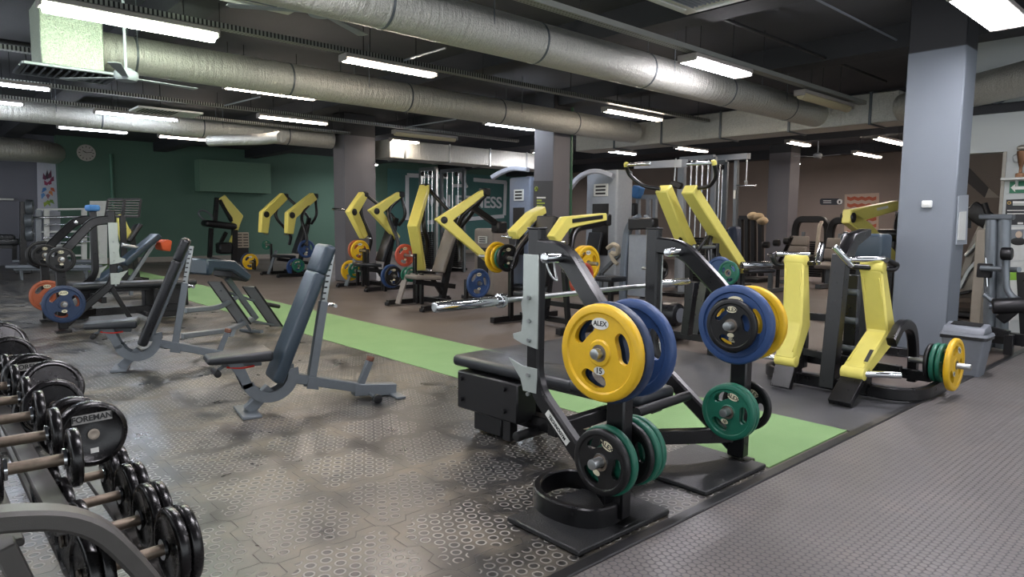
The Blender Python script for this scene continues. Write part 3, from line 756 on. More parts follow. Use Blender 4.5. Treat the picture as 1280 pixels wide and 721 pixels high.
    return o
OB = (2.98, 1.945, 0); ORZ = R(3.2)
olympic_bench('black flat bench press station in the foreground with a long steel bar on its catches', OB, ORZ)
def ob(p, loc=OB, rz=ORZ): return M.Rotation(rz, 3, 'Z') @ V(p)+V(loc)
# bar
def barbell(label, p0, p1):
    p0 = V(p0); p1 = V(p1); d = (p1-p0).normalized(); o = thing('barbell', label, 'barbell', (p0+p1)/2)
    a = p0+d*.42; b = p1-d*.42
    MB().cyl(a, b, .014, n=14).build('shaft', STEEL, o)
    for s, e, i in ((1, p0, a), (-1, p1, b)):
        MB().cyl(e, i, .025, n=20, bev=.003).build('sleeve', CHROME, o)
        MB().cyl(i-d*s*.01, i+d*s*.025, .037, n=20, bev=.004).build('collar', CHROME, o)
        MB().lathe([(0, 0), (.012, 0), (.016, .003), (.02, .001), (0, .001)], e, -d*s, 16).build('end_cap', STEEL, o)
    return o
barbell('long steel Olympic bar resting on the foreground bench press catches', ob((-1.12, .675, .985)), ob((1.12, .675, .985)))
AX = M.Rotation(ORZ, 3, 'Z') @ V((1, 0, 0))
S = .59
def pp(kind, x, z, label, flip=1, spin=0.): plate(kind, ob((x, 0, z)), AX, label, None, spin, True, flip)
pp('yel15', -S-.145, .82, 'large yellow plate marked 15, foremost on the near post of the foreground bench')
pp('navy20', -S-.092, .815, 'dark blue plate directly behind the yellow plate marked 15')
pp('blue20', -S+.085, .815, 'bright blue plate on the inner side of the near post, behind two others')
pp('black5', -S-.125, .325, 'black plate with two cream stickers, outermost low on the near post of the foreground bench', spin=.4)
pp('green10', -S-.085, .325, 'thin green plate directly behind the lowest black one')
pp('black5', -S+.06, .325, 'black plate against the inner side of the near post, behind two green plates')
pp('green10', -S+.10, .325, 'green plate low on the inner side of the near post, nearer the post')
pp('green10', -S+.14, .325, 'green plate low on the inner side of the near post, end of the horn')
pp('blue20', S-.09, .82, 'blue plate behind a smaller black one, far post of the foreground bench')
pp('black5', S-.135, .82, 'small black plate in front of the blue one on the far post, upper horn')
pp('yel15', S+.095, .815, 'yellow plate behind the blue one, outer side of the far post')
pp('green5', S+.135, .815, 'small green plate just showing behind the blue one on the far post')
pp('green10', S-.13, .325, 'green plate foremost low on the far post of the foreground bench', spin=.3)
pp('green10', S-.09, .325, 'second green plate just behind it, low on the far post', spin=.3)
pp('black5', S+.09, .325, 'black open plate behind the green ones, low on the far post', spin=.5)
# clip hanging on the rear arm
o = MB().tube([ob((-.535, .47, 1.22)), ob((-.6, .46, 1.2)), ob((-.6, .42, 1.12)), ob((-.57, .4, 1.09)), ob((-.56, .43, 1.14)), ob((-.535, .46, 1.2))], .005, 8, .03).build('collar_clip', STEEL, origin=ob((-.58, .45, 1.15)))
tag(o, 'thin wire collar clip hanging by the chrome peg of the foreground bench', 'clip')

M_MAT = mat('worn_black_mat', '#232425', .42, var=.35, nscale=7, bump=.002, bscale=120)
# rubber sheets under the near bench
def rsheet(label, x0, x1, y0, y1, rot=0.):
    b = MB().box((0, 0, .014), (x1-x0, y1-y0, .024), bev=.005); o = b.build('rubber_mat', M_MAT); o.location = ((x0+x1)/2, (y0+y1)/2, .001); o.rotation_euler.z = rot; tag(o, label, 'mat'); return o
rsheet('loose black rubber mat under the near storage post of the foreground bench', 2.02, 2.66, 1.81, 2.26)
rsheet('loose black rubber mat under the far storage post, touching the turf', 2.98, 3.6, 1.815, 2.3)

# second bench press, far left, turned a quarter
LB = (1.42, 10.25, 0); LRZ = R(-90)
olympic_bench('black bench press station at the left, loaded with an orange and a blue plate', LB, LRZ).scale = (1, 1, 1.09)
AX2 = V((0, 1, 0)); 
def lp(kind, y, z, label, spin=0.): plate(kind, (LB[0], LB[1]+y, z), AX2, label, None, spin, True, 1)
lp('navy20', -S-.13, .36, 'navy blue plate on the left bench press, in front of an orange one')
lp('orange25', -S-.07, .36, 'orange plate almost hidden behind the navy blue plate of the left bench press')
lp('orange25', S-.12, .36, 'orange plate in full view, on the far post of the left bench press')
lp('black5', -S-.12, .89, 'black plate on the upper horn above the navy blue plate, left bench press')
lp('black5', -S-.08, .89, 'second black plate behind it on the same upper horn, left bench press')
lp('black5', S-.12, .89, 'black plate on the upper horn above the orange plate, left bench press')
lp('black10', S+.1, .89, 'black plate on the outer side of the far upper horn, left bench press')
o = MB().box((LB[0]+.575, LB[1]+.535, 1.52), (.14, .3, .085), bev=.03, seg=3).build('folded_towel', mat('blue_cloth', '#4c82bd', .85, bump=.003, bscale=60), origin=(LB[0]+.575, LB[1]+.535, 1.48))
tag(o, 'blue folded cloth lying on the far upright of the left bench press', 'towel')

# ================================================================== ADJUSTABLE BENCHES
def adj_bench(label, loc, rz):
    """local u = +x from the front foot to the rear; z up"""
    o = thing('adjustable_bench', label, 'weight bench', (0, 0, 0), 'silver adjustable benches with dark pads')
    # front foot and leg
    MB().box((.0, 0, .012), (.13, .36, .02)).build('front_foot_plate', SILV, o)
    MB().bar((-.0, 0, .02), (.16, 0, .17), .075, .075, up=(0, 1, 0)).build('front_leg', SILV, o)
    # curved selector plate (two cheeks)
    for s in (-1, 1):
        pts = []
        for k in range(15):
            a = R(196+k*176/14); pts.append(V((.15+.2*math.cos(a), s*.065, .275+.2*math.sin(a))))
        for k in range(14, -1, -1):
            a = R(196+k*176/14); pts.append(V((.15+.125*math.cos(a), s*.065, .275+.125*math.sin(a))))
        MB().prism(pts, (0, .008, 0), 0).build('selector_plate', SILV, o)
    MB().bar((-.16, 0, .375), (.1, 0, .36), .06, .035).build('seat_rail', SILVD, o)
    for s in (-1, 1): MB().prism([(-.14, s*.065, .392), (-.04, s*.065, .392), (.03, s*.065, .21), (-.03, s*.065, .19), (-.07, s*.065, .29)], (0, .008, 0), 0).build('seat_cheek', SILV, o)
    # seat pad: tapered, thicker towards the back
    b = bmesh.new(); bmesh.ops.create_cube(b, size=1)
    for v in b.verts:
        f = v.co.x+.5
        v.co = V((-.27+.43*f, v.co.y*(.22+.08*f), .415+.012*f+v.co.z*(.05+.03*f)))
    m_ = MB(); m_.add(b, .026, 4); m_.build('seat_pad', CHARC, o)
    MB().cyl((-.2, -.08, .32), (-.2, .09, .32), .024, n=14, bev=.006).build('adjust_lever', BLACKM, o)
    MB().bar((-.2, 0, .33), (-.12, 0, .38), .02, .02, up=(0, 1, 0)).build('lever_stem', SILV, o)
    MB().tube([(-.14, -.06, .36), (-.05, -.07, .345), (.04, -.07, .355)], .007, 8, .04).build('release_cable', RED, o)
    # back pad
    p0 = V((.185, 0, .22)); p1 = V((.59, 0, 1.2)); d = (p1-p0).normalized(); n = V((-d.z, 0, d.x))
    MB().padbar(p0, p0+d*(p1-p0).length*.80, .30, .085, up=n, bev=.03, seg=4).build('back_pad', BLUEL, o)
    MB().padbar(p0+d*(p1-p0).length*.785, p1, .30, .085, up=n, bev=.03, seg=4).build('head_section', BLUEL, o)
    MB().bar(p0-n*.05+d*.05, p1-n*.05-d*.1, .05, .03, up=n).build('back_rail', SILV, o)
    # base tube, ladder post, stub
    MB().bar((.27, 0, .24), (.84, 0, .085), .07, .08, up=(0, 1, 0)).build('base_tube', SILV, o)
    MB().bar((.78, 0, .08), (1.12, 0, .045), .09, .085, up=(0, 1, 0)).build('tail_sleeve', SILV, o)
    MB().box((1.1, 0, .012), (.08, .38, .02)).build('rear_foot_plate', SILV, o)
    for s in (-1, 1): MB().cyl((.9, s*.2-.02, .035), (.9, s*.2+.02, .035), .035, n=18, bev=.006).build('transport_wheel', BLACKM, o)
    MB().cyl((.9, -.2, .035), (.9, .2, .035), .012, n=8).build('wheel_axle', SILVD, o)
    MB().bar((.83, 0, .09), (.915, 0, .29), .05, .05, up=(0, 1, 0)).build('grip_stub', SILV, o)
    MB().cyl((.915, 0, .29), (.925, 0, .325), .03, n=14, bev=.005).build('stub_cap', BROWNC, o)
    MB().bar((.45, 0, .16), (.56, 0, .78), .06, .06, up=(0, 1, 0)).build('support_post', SILV, o)
    ld = MB().bar((.545, 0, .7), (.625, 0, 1.13), .045, .04, up=(0, 1, 0)).build('ladder_post', STEEL, o)
    for k in range(8):
        t = k/8; MB().box((.553+.075*t, -.024, .8+.34*t), (.022, .004, .012), bev=0).build('notch', INK, ld)
    MB().cyl((.545, .0, .765), (.635, .0, .745), .014, n=8).cyl((.632, -.06, .746), (.632, .06, .746), .014, n=8).build('locking_pin', CHROME, o)
    for s in (-1, 1): MB().prism([(.41, s*.042, .14), (.5, s*.042, .12), (.48, s*.042, .22), (.43, s*.042, .22)], (0, .008, 0), 0).build('post_bracket', SILV, o)
    for s in (-1, 1): MB().bar((.60, s*.03, 1.13), (.54, s*.03, 1.06), .012, .03, up=(0, 1, 0)).build('head_bracket', SILV, o)
    o.location = loc; o.rotation_euler.z = rz
    return o
b1 = adj_bench('silver adjustable bench in the centre foreground, blue-grey backrest raised steeply', (1.79, 4.80, 0), R(-10))
b2 = copy_tree(b1); b2.location = (1.46, 7.0, 0); b2.rotation_euler.z = R(-19); b2['label'] = 'silver adjustable bench on the left behind the dumbbells, black backrest seen edge-on'

for ch in b2.children:
    if ch.name.startswith(('back_pad', 'head_section')):
        ch.data = ch.data.copy(); ch.data.materials[0] = LEATH
# preacher curl stand beyond the benches
pb = thing('preacher_curl_bench', 'grey preacher curl bench beside the turf, thick pad and two slanted mesh panels', 'preacher bench', Zp(290, 420))
th = 15; B0 = Zp(290, 420); b0 = (B0.x, B0.y)
def vp(x, y, off=0.): 
    p = Vp(x, y, b0, th); n = V((-math.sin(R(th)), math.cos(R(th)), 0)); return p+n*off
pn = V((-math.sin(R(th)), math.cos(R(th)), 0)); pd = V((math.cos(R(th)), math.sin(R(th)), 0))
MB().arm([vp(249, 343), vp(250, 329), vp(279, 331), vp(300, 347)], pn, .42, [.07, .11, .12, .09], bev=.02).build('arm_pad', BLUEL, pb)
MB().prism([vp(278, 345), vp(280, 334), vp(300, 349), vp(296, 351)], pn*.36, .005).build('pad_board', BLACKM, pb)
MB().bar(vp(284, 348), vp(320, 398), .06, .07, up=(0, 1, 0)).build('centre_post', SILVD, pb)
for off, (x0, y0, x1, y1) in ((.28, (268, 352, 306, 405)), (-.28, (311, 358, 346, 408))):
    a = vp(x0, y0); c = vp(x1, y1); pw = V((-.72, .69, 0)); nn = (c-a).cross(pw).normalized()
    MB().prism([a+pw*.07, a-pw*.07, c-pw*.07, c+pw*.07], nn*.012, .002).build('mesh_panel', mat('grey_mesh', '#6f7271', .55), pb)
    for s in (-1, 1): MB().bar(a+pw*.075*s, c+pw*.075*s, .018, .02).build('panel_edge', BLACKM, pb)
MB().rtube([vp(275, 362), vp(318, 376)], .03, .03).build('upper_crossbar', SILVD, pb)
MB().rtube([vp(300, 399), vp(342, 406)], .03, .03).build('lower_crossbar', SILVD, pb)
MB().rtube([vp(232, 388), vp(276, 384), vp(297, 370)], .05, .055, .12).build('upper_rail', SILV, pb)
MB().rtube([vp(228, 420), vp(288, 412), vp(318, 397)], .055, .06, .12).build('lower_rail', SILV, pb)
MB().bar(vp(292, 411), vp(282, 436), .05, .06, up=(0, 1, 0)).build('front_leg', SILV, pb)
MB().cyl(vp(333, 380), vp(349, 383), .026, n=14, bev=.004).build('foot_roller', BLACKM, pb)
MB().bar(vp(306, 402), vp(315, 416), .03, .03, up=(0, 1, 0)).build('rear_leg', SILVD, pb)
MB().rtube([vp(311, 412, -.25), vp(317, 415, .25)], .04, .04).build('rear_foot', SILVD, pb)
MB().rtube([vp(279, 437, -.22), vp(284, 436, .22)], .045, .045).build('front_foot', SILV, pb)
# ================================================================== PLATE-LOADED MACHINES WITH YELLOW ARMS
def unit(th): return V((math.cos(R(th)), math.sin(R(th)), 0))
def lat(th): return V((-math.sin(R(th)), math.cos(R(th)), 0))
def yarm(root, px, b, th, w, hs, caps=(), name='lever_arm'):
    pts = [Vp(x, y, b, th) for x, y in px]
    a = MB().arm(pts, lat(th), w, hs, .012).build(name, YEL, root)
    for i in caps:
        MB().cyl(pts[i]-lat(th)*(w/2+.006), pts[i]+lat(th)*(w/2+.006), hs[i]*.33, n=16, bev=.004).build('pivot_cap', BLACKM, a)
    return a, pts
def grip(root, p0, p1, r=.02, m=CHROME, name='handle'): return MB().cyl(p0, p1, r, n=12, bev=.004).build(name, m, root)
def btube(root, pts, r=.035, rad=.15, name='frame_tube', m=BLACK): return MB().tube(pts, r, 10, rad).build(name, m, root)
def bbar(root, p0, p1, w=.07, h=.07, name='frame_beam', m=BLACK, up=(0, 0, 1)): return MB().bar(p0, p1, w, h, up).build(name, m, root)
def upad(root, p0, p1, w, t, up, name, m=CHARC): return MB().padbar(p0, p1, w, t, up, .025, 3).build(name, m, root)

def press(label, name, yN, yF, xb, arms, feet_x=(0., 1.25), legs=True, seat=None, back=None, horn_z=(.33, .75), padm=CHARC, legm=SILV):
    """press machine facing -x: two floor runners at yN (near) and yF (far), lever arms given in the photo survey"""
    yc = (yN+yF)/2; o = thing(name, label, 'exercise machine', (xb+.6, yc, 0))
    for y in (yN, yF):
        bbar(o, (xb+feet_x[0], y, .05), (xb+feet_x[1], y, .05), .08, .08, 'floor_runner')
        for x in (xb+feet_x[0], xb+feet_x[1]): MB().box((x, y, .03), (.05, .1, .058), bev=.008).build('rubber_foot', BLACKM, o)
    bbar(o, (xb+.62, yN, .09), (xb+.62, yF, .09), .08, .08, 'cross_beam')
    # slanted silver seat legs
    for y in (yc-.02,):
        bbar(o, (xb+.12, yF-.12, .03), (xb+.34, yF-.12, .62), .03, .13, 'slanted_leg', legm, (0, 1, 0))
    sx = xb+.45
    bbar(o, (xb+.2, yc, .42), (xb+1.0, yc, .3), .07, .08, 'seat_beam')
    upad(o, (xb+.12, yc, .50), (xb+.62, yc, .47), .34, .07, (0, 0, 1), 'seat', padm)
    upad(o, (xb+.66, yc, .55), (xb+.95, yc, 1.28), .30, .08, (-1, 0, .4), 'backrest', padm)
    bbar(o, (xb+.74, yc, .1), (xb+1.06, yc, 1.45), .09, .1, 'main_post', up=(0, 1, 0))
    bbar(o, (xb+.55, yc, .45), (xb+.8, yc, .1), .06, .06, 'seat_strut', up=(0, 1, 0))
    for (px, b, th, w, hs, caps) in arms:
        a, pts = yarm(o, px, b, th, w, hs, caps)
        s = 1 if b[1] > yc else -1
        top, elb, bot = pts[0], pts[1], pts[-1]
        # pivot block behind the arm head and curved black carrier down to the plate horn
        MB().box(top+V((.03, 0, .0)), (.14, .16, .12), bev=.02).build('pivot_block', BLACKM, o)
        hy = (yF+.14) if s > 0 else (yN-.14)
        hp = V((xb+.72, hy, horn_z[1]))
        btube(o, [top+V((.02, s*.02, -.05)), elb+V((.22, s*.05, -.0)), V((xb+.78, hy-s*.2, 1.0)), V((xb+.74, hy-s*.14, horn_z[1]))], .04, .25, 'carrier_arm')
        btube(o, [top+V((.05, 0, .0)), V((xb+1.15, yc+s*.25, 1.5)), V((xb+1.1, yc+s*.05, 1.3))], .035, .15, 'upper_brace')
        grip(o, bot+V((0, 0, -.02))-lat(th)*.03*s, bot+V((.0, 0, -.03))-lat(th)*.22*s, .018)
    return o
def mplate(kind, px, X, label, axis=(0, 1, 0), spin=0., st=True, root=None):
    c = Xp(px[0], px[1], X); plate(kind, c, axis, label, None, spin, st, 1)
    root = root or CUR; s = -1 if c.y > root.location.y else 1
    e = V((c.x, c.y+s*.3, c.z)); MB().cyl(c-V((0, s*.07, 0)), e, .022, n=12).build('plate_horn', STEEL, root)
    bbar(root, V((e.x, e.y, .05)), e+V((0, 0, .04)), .05, .06, 'horn_post', up=(0, 1, 0))

# pair by the green wall
CUR = E1 = press('yellow-armed press by the green wall, in line with the raised centre backrest', 'chest_press_machine', 15.9, 16.9, 6.75,
      [([(355, 245), (331, 268), (329, 291)], (7.0, 16.9), 8, .17, [.2, .24, .19], (1,)), ([(392, 245), (363, 269), (361, 292)], (7.2, 16.2), 8, .17, [.2, .24, .17], (1,))])
mplate('yel15', (313, 327), 7.05, 'yellow plate with black rim behind, left horn of the wall-side press', (0, 1, 0))
mplate('navy20', (311, 326), 7.1, 'navy plate behind the yellow one at the left of the wall-side press')
mplate('green5', (333, 306), 7.2, 'small green plate on the upper left horn of the wall-side press')
mplate('blue20', (383, 311), 7.5, 'blue plate on the upper right horn of the wall-side press')
mplate('blue20', (369, 334), 7.25, 'blue plate low right on the wall-side press, behind the small green one')
mplate('green10', (373, 332), 7.15, 'green plate in front of the lower blue one on the wall-side press')
# second
CUR = E2 = press('yellow-armed press beside the grey left column, its far arm overlapping the column', 'chest_press_machine', 11.75, 12.9, 6.75,
      [([(454, 243), (440, 265), (455, 296)], (7.2, 12.9), 15, .15, [.17, .22, .16], (1,)), ([(499, 243), (469, 264), (497, 298)], (7.5, 12.2), 0, .13, [.12, .2, .1], (1,))])
mplate('orange25', (446, 312), 7.15, 'orange plate on the upper left horn of the press beside the left column')
mplate('yel15', (450, 313), 7.1, 'yellow plate beside the orange one, press beside the left column')
mplate('yel15', (438, 338), 7.0, 'yellow plate on the lower left horn of the press beside the left column')
mplate('green10', (444, 338), 7.0, 'green plate beside the lower yellow one, press beside the left column')
mplate('blue20', (489, 345), 6.9, 'blue plate with a black one in front, right of the press beside the left column')
mplate('black10', (492, 345), 6.84, 'black plate in front of the blue one, right of the press beside the left column')
grip(E2, Xp(416, 261, 7.1), Xp(436, 262, 7.1), .025, name='support_bar')
# third, the clearest
CUR = E3 = press('large yellow-armed press in mid view, before the dark green sign panel', 'chest_press_machine', 8.62, 9.62, 5.92,
      [([(531, 234), (517, 283), (526, 336)], (6.15, 9.25), 42, .17, [.12, .15, .1], ()), ([(604, 240), (554, 275), (617, 331)], (6.15, 8.6), -22, .13, [.09, .17, .08], (1,))], padm=mat('taupe_vinyl', '#6f6962', .5), legm=mat('taupe_cabinet', '#7b746d', .5))
bbar(E3, Vp(584, 254, (7.0, 8.6), 0), Vp(622, 281, (7.0, 8.6), 0), .09, .09, 'top_beam', up=(0, 1, 0)); MB().box(Vp(624, 284, (7.0, 8.6), 0), (.22, .2, .2), bev=.03).build('counterweight', BLACKM, E3)
mplate('red15', (506, 319), 6.3, 'orange-red plate on the left horn of the large mid-view press')
mplate('green5', (509, 343), 6.25, 'green plate on the lower left horn of the large mid-view press')
mplate('green5', (514, 343), 6.25, 'second green plate on the lower left horn of the large mid-view press')
mplate('blue20', (598, 354), 6.55, 'blue plate at the right foot of the large mid-view press')
# low decline press behind the near post
E4 = thing('decline_press_machine', 'yellow-armed machine with tall black backrest, seen over the near upright', 'exercise machine', (6.3, 6.3, 0))
a, p4l = yarm(E4, [(677, 262), (664, 270), (641, 294)], (6.2, 6.72), 10, .16, [.1, .12, .13]); a, p4r = yarm(E4, [(754, 271), (706, 278), (691, 300)], (6.5, 6.0), 2, .14, [.1, .15, .14])
MB().bar(p4r[1]-lat(2)*.075+V((.06, 0, .02)), p4r[0]-lat(2)*.075-V((.1, 0, -.0)), .014, .05).build('slot_plate', INK, E4)
upad(E4, V((6.25, 6.42, .55)), V((6.42, 6.42, 1.47)), .34, .1, (-1, 0, .2), 'backrest', BLACKM)
bbar(E4, (6.36, 6.42, .1), (6.56, 6.42, 1.35), .1, .1, 'main_post', up=(0, 1, 0))
for y in (5.75, 7.0): bbar(E4, (5.95, y, .05), (7.2, y, .05), .08, .08, 'floor_runner')
for z, x in ((.09, 6.5), (.24, 6.9)): bbar(E4, (x, 5.75, z), (x, 7.0, z), .07, .07, 'cross_beam')
upad(E4, (5.95, 6.42, .46), (6.3, 6.42, .44), .34, .07, (0, 0, 1), 'seat')
bbar(E4, (6.0, 6.42, .05), (6.1, 6.42, .42), .05, .06, 'seat_post', up=(0, 1, 0))
MB().box(p4r[0]+V((.06, 0, -.04)), (.12, .12, .16), bev=.02).build('pivot_block', BLACKM, E4)
for s, pt in ((-1, p4r), (1, p4l)):
    hy = 6.4+s*.72
    btube(E4, [pt[0]+V((.05, 0, -.08)), pt[1]+V((.16, 0, -.08)), V((6.3, 6.4+s*.5, 1.0)), V((6.2, 6.4+s*.5, .75))], .045, .2, 'carrier_arm')
    MB().cyl((6.14, 6.4+s*.4, .9), (6.14, 6.4+s*1.1, .9), .024, n=12).build('plate_horn', STEEL, E4)
    bbar(E4, (6.25, 6.4+s*.55, .05), (6.2, 6.4+s*.5, .8), .06, .06, 'side_post', up=(0, 1, 0))
    grip(E4, pt[2]+V((0, .02, -.03)), pt[2]+V((0, s*.22, -.02)), .018)
for k, (kind, y, lb) in enumerate((('yel15', 5.46, 'outermost yellow plate right of the backrest of the machine behind the near upright'), ('yel15', 5.53, 'inner yellow plate right of the backrest of the machine behind the near upright'),
      ('yel15', 7.12, 'yellow plate left of the backrest of the machine behind the near upright'), ('yel10', 7.06, 'second yellow plate left of that backrest'), ('green10', 6.99, 'green plate left of that backrest, nearest the frame'), ('black10', 6.9, 'black plate left of that backrest, touching the upright in view'))):
    plate(kind, (6.14, y, .9), (0, 1, 0), lb)
plate('red15', Xp(727, 348, 5.9), (0, 1, .2), 'red plate low on the frame just above the blue plates of the foreground bench')
# lat pull-down with tall arms
E5 = thing('lat_pulldown_machine', 'machine with two tall slanted yellow arms and curved overhead handles', 'exercise machine', (6.7, 4.3, 0))
a, q1 = yarm(E5, [(829, 235), (860, 310)], (6.5, 4.5), 0, .16, [.13, .16]); a, q2 = yarm(E5, [(861, 236), (925, 336)], (6.5, 4.18), 0, .16, [.12, .14])
def Yq(x, y, Y): return Yp(x, y, Y)
for pts, gp, tip in (([(825, 236), (803, 233), (786, 218), (783, 208)], [(784, 206), (813, 204.5)], (783, 206)), ([(866, 236), (888, 233), (896, 220), (893, 206)], [(890, 203.5), (858, 205)], (890, 204))):
    yy = 4.5 if pts[0][0] < 850 else 4.18; s = 1 if yy > 4.3 else -1
    P3 = [Yp(pts[0][0], pts[0][1], yy)]; x0 = P3[0].x
    for k, (x, y) in enumerate(pts[1:]): P3.append(Xp(x, y, x0-.06*(k+1)))
    h = btube(E5, P3, .022, .12, 'handle_arm')
    G = [Xp(*gp[0], x0-.2), Xp(*gp[1], x0-.3)]
    grip(E5, G[0], G[1], .019); MB().tube([P3[-1], P3[-1]+V((-.01, 0, .03)), G[0]], .026, 10, .03).build('grip_sleeve', YEL, E5)
for q in (q1, q2):
    e = q[1]; MB().cyl(e+V((.0, -.12, 0)), e+V((0, .12, 0)), .05, n=14).build('pivot_hub', BLACKM, E5)
    bbar(E5, (e.x+.06, e.y, .1), (e.x+.02, e.y, e.z), .07, .07, 'arm_post', up=(0, 1, 0))
bbar(E5, (6.55, 4.62, .05), (7.7, 4.62, .05), .08, .08, 'floor_runner'); bbar(E5, (6.3, 3.85, .05), (7.6, 3.85, .05), .08, .08, 'floor_runner')
bbar(E5, (6.7, 3.85, .1), (6.7, 4.7, .1), .08, .08, 'cross_beam'); bbar(E5, (6.72, 4.3, .1), (6.95, 4.3, .95), .1, .1, 'main_post', up=(0, 1, 0))
upad(E5, (6.95, 4.1, .55), (7.45, 4.1, .55), .32, .07, (0, 0, 1), 'seat'); bbar(E5, (7.2, 4.1, .05), (7.2, 4.1, .5), .07, .07, 'seat_post', up=(0, 1, 0))
grip(E5, Yp(927, 331.5, 4.0), Yp(963, 331, 3.85), .04, CHROME, 'thigh_roller'); upad(E5, Yp(932, 339, 4.0), Yp(966, 338, 3.85), .12, .05, (0, 0, 1), 'thigh_pad', BLACKM)
btube(E5, [Xp(886, 344, 6.6), Xp(884, 310, 6.7), Xp(888, 296, 6.8)], .03, .1, 'upright_grip')
btube(E5, [Xp(851, 310, 6.6), Xp(850, 300, 6.6), Xp(854, 292, 6.7)], .025, .05, 'upright_grip')
bbar(E5, Xp(866, 352, 6.1), Xp(858, 418, 6.1), .09, .09, 'front_leg', up=(0, 1, 0))
plate('black5', Xp(876, 309, 6.5), (-.5, 1, .6), 'black plate lying tilted at the foot of the tall yellow arms')
plate('blue15', Xp(900, 343, 6.45), (-1, .15, 0), 'blue plate half hidden on the horn of the tall-armed machine')
plate('green5', Xp(911, 341, 6.3), (-1, .15, 0), 'green plate in front of the half hidden blue one, tall-armed machine')
for k_ in ((902, 342, 6.4), (876, 309, 6.5)):
    c_ = Xp(*k_); MB().cyl(c_-V((.14, 0, 0)), c_+V((.3, 0, 0)), .022, n=12).build('plate_horn', STEEL, E5); bbar(E5, V((c_.x+.3, c_.y, .1)), c_+V((.3, 0, .04)), .06, .06, 'horn_post', up=(0, 1, 0))
# low row / squat machine in front of the right column
E6 = thing('leg_machine', 'low machine with two bent yellow arms in front of the right column', 'exercise machine', (5.8, 2.35, 0))
for px, Y, foot in (([(995.5, 326), (995.5, 404), (983, 450)], 2.65, [(984, 452), (976, 494)]), ([(1091, 334), (1102, 418), (1067, 466)], 2.1, [(1072, 462), (1050, 508)])):
    P3 = [Yp(x, y, Y) for x, y in px]
    a = MB().arm(P3, (0, 1, 0), .17, [.10, .17, .10], .014).build('lever_arm', YEL, E6)
    # recessed groove on the front face
    nx = V((0, 1, 0))
    for A, B in ((P3[0], P3[1]), (P3[1], P3[2])):
        d = (B-A).normalized(); n = nx.cross(d)
        if n.x > 0: n = -n
        for s in (-1, 1): MB().bar(A+d*.06+n*.064+nx*s*.062, B-d*.06+n*.064+nx*s*.062, .012, .012, n).build('groove_edge', YEL, a)
    MB().cyl(P3[0]-nx*.088, P3[0]+nx*.088, .05, n=16, bev=.006).build('top_roll', YEL, a)
    MB().cyl(P3[2]-nx*.088, P3[2]+nx*.088, .05, n=16, bev=.006).build('bottom_roll', YEL, a)
    f0 = Yp(foot[0][0], foot[0][1], Y); f1 = Yp(foot[1][0], foot[1][1], Y); f1.z = max(f1.z, .04)
    MB().bar(f0, f1, .17, .05, ext=.02).build('foot_plate', BLACK, E6)
    MB().bar((f0.x+.12, Y, f0.z), (f0.x+.16, Y, .05), .12, .08, up=(0, 1, 0)).build('foot_bracket', BLACK, E6)
    # lever behind the arm to the arch
    bbar(E6, P3[1]+V((.02, 0, -.06)), V((f1.x+.3, Y, .14)), .07, .06, 'rear_lever', up=(0, 1, 0))
# top handles
def E6p(x, y, Y): return Yp(x, y, Y)
btube(E6, [E6p(1000, 329, 2.65), E6p(1018, 329, 2.5)], .02, 0, 'handle_stem'); btube(E6, [E6p(1000, 331, 2.65), E6p(970, 331, 2.8), E6p(965, 320, 2.82), E6p(972, 317, 2.8)], .022, .05, 'handle_bracket')
grip(E6, E6p(970, 317, 2.8), E6p(1012, 318.5, 2.6), .022); grip(E6, E6p(1027, 306, 2.55), E6p(1022, 329, 2.5), .026)
btube(E6, [E6p(1066, 333, 2.2), E6p(1118, 337, 1.98), E6p(1122, 331, 1.97), E6p(1108, 325, 2.0)], .022, .05, 'handle_bracket')
grip(E6, E6p(1063, 324, 2.2), E6p(1107, 324, 2.02), .024); grip(E6, E6p(1043, 308, 2.3), E6p(1065, 333, 2.2), .026)
# low side handles
grip(E6, E6p(1076, 467, 2.05), E6p(1127, 469, 1.8), .026); grip(E6, E6p(952, 445, 2.9), E6p(975, 448, 2.73), .022)
# central mast and pad
MB().bar(E6p(1035, 484, 2.36), E6p(1052, 318, 2.36), .1, .12, up=(0, 1, 0)).build('mast', BLACK, E6)
MB().arm([E6p(1052, 330, 2.36), E6p(1064, 300, 2.36), E6p(1082, 290, 2.36)], (0, 1, 0), .1, [.14, .12, .06]).build('mast_head', BLACK, E6)
bbar(E6, (6.25, 2.42, .1), (6.25, 2.42, .95), .09, .1, 'rear_post', up=(0, 1, 0))
for z in (.3, .55, .8): MB().cyl((6.2, 2.36, z), (6.2, 2.48, z), .03, n=10).build('post_sleeve', SILVD, E6)
# floor frame
MB().rtube([(6.1, 2.98, .07), (5.85, 3.0, .07), (5.72, 2.82, .07), (5.72, 2.1, .07), (5.74, 1.82, .07), (5.95, 1.72, .07), (6.5, 1.74, .07)], .05, .1, .16, up=(0, 0, 1)).build('floor_frame', BLACK, E6)
bbar(E6, (5.75, 2.36, .1), (6.6, 2.36, .1), .1, .1, 'spine_beam'); bbar(E6, (6.25, 1.76, .15), (6.25, 2.95, .15), .07, .08, 'cross_beam'); bbar(E6, (6.1, 1.95, .2), (6.1, 2.9, .24), .06, .06, 'cross_beam')
MB().rtube([V((5.78, 1.93, .47)), V((5.95, 1.93, .60)), V((6.2, 1.93, .56)), V((6.3, 1.93, .38)), V((6.32, 1.93, .08))], .09, .07, .12, up=(0, 1, 0)).build('arch_lever', BLACK, E6)
MB().rtube([V((5.9, 2.8, .47)), V((6.05, 2.8, .5)), V((6.15, 2.8, .4)), V((6.15, 2.8, .08))], .09, .07, .12, up=(0, 1, 0)).build('arch_lever', BLACK, E6)
MB().cyl((6.27, 1.5, .27), (6.27, 1.95, .27), .025, n=14, bev=.004).build('plate_horn', STEEL, E6)
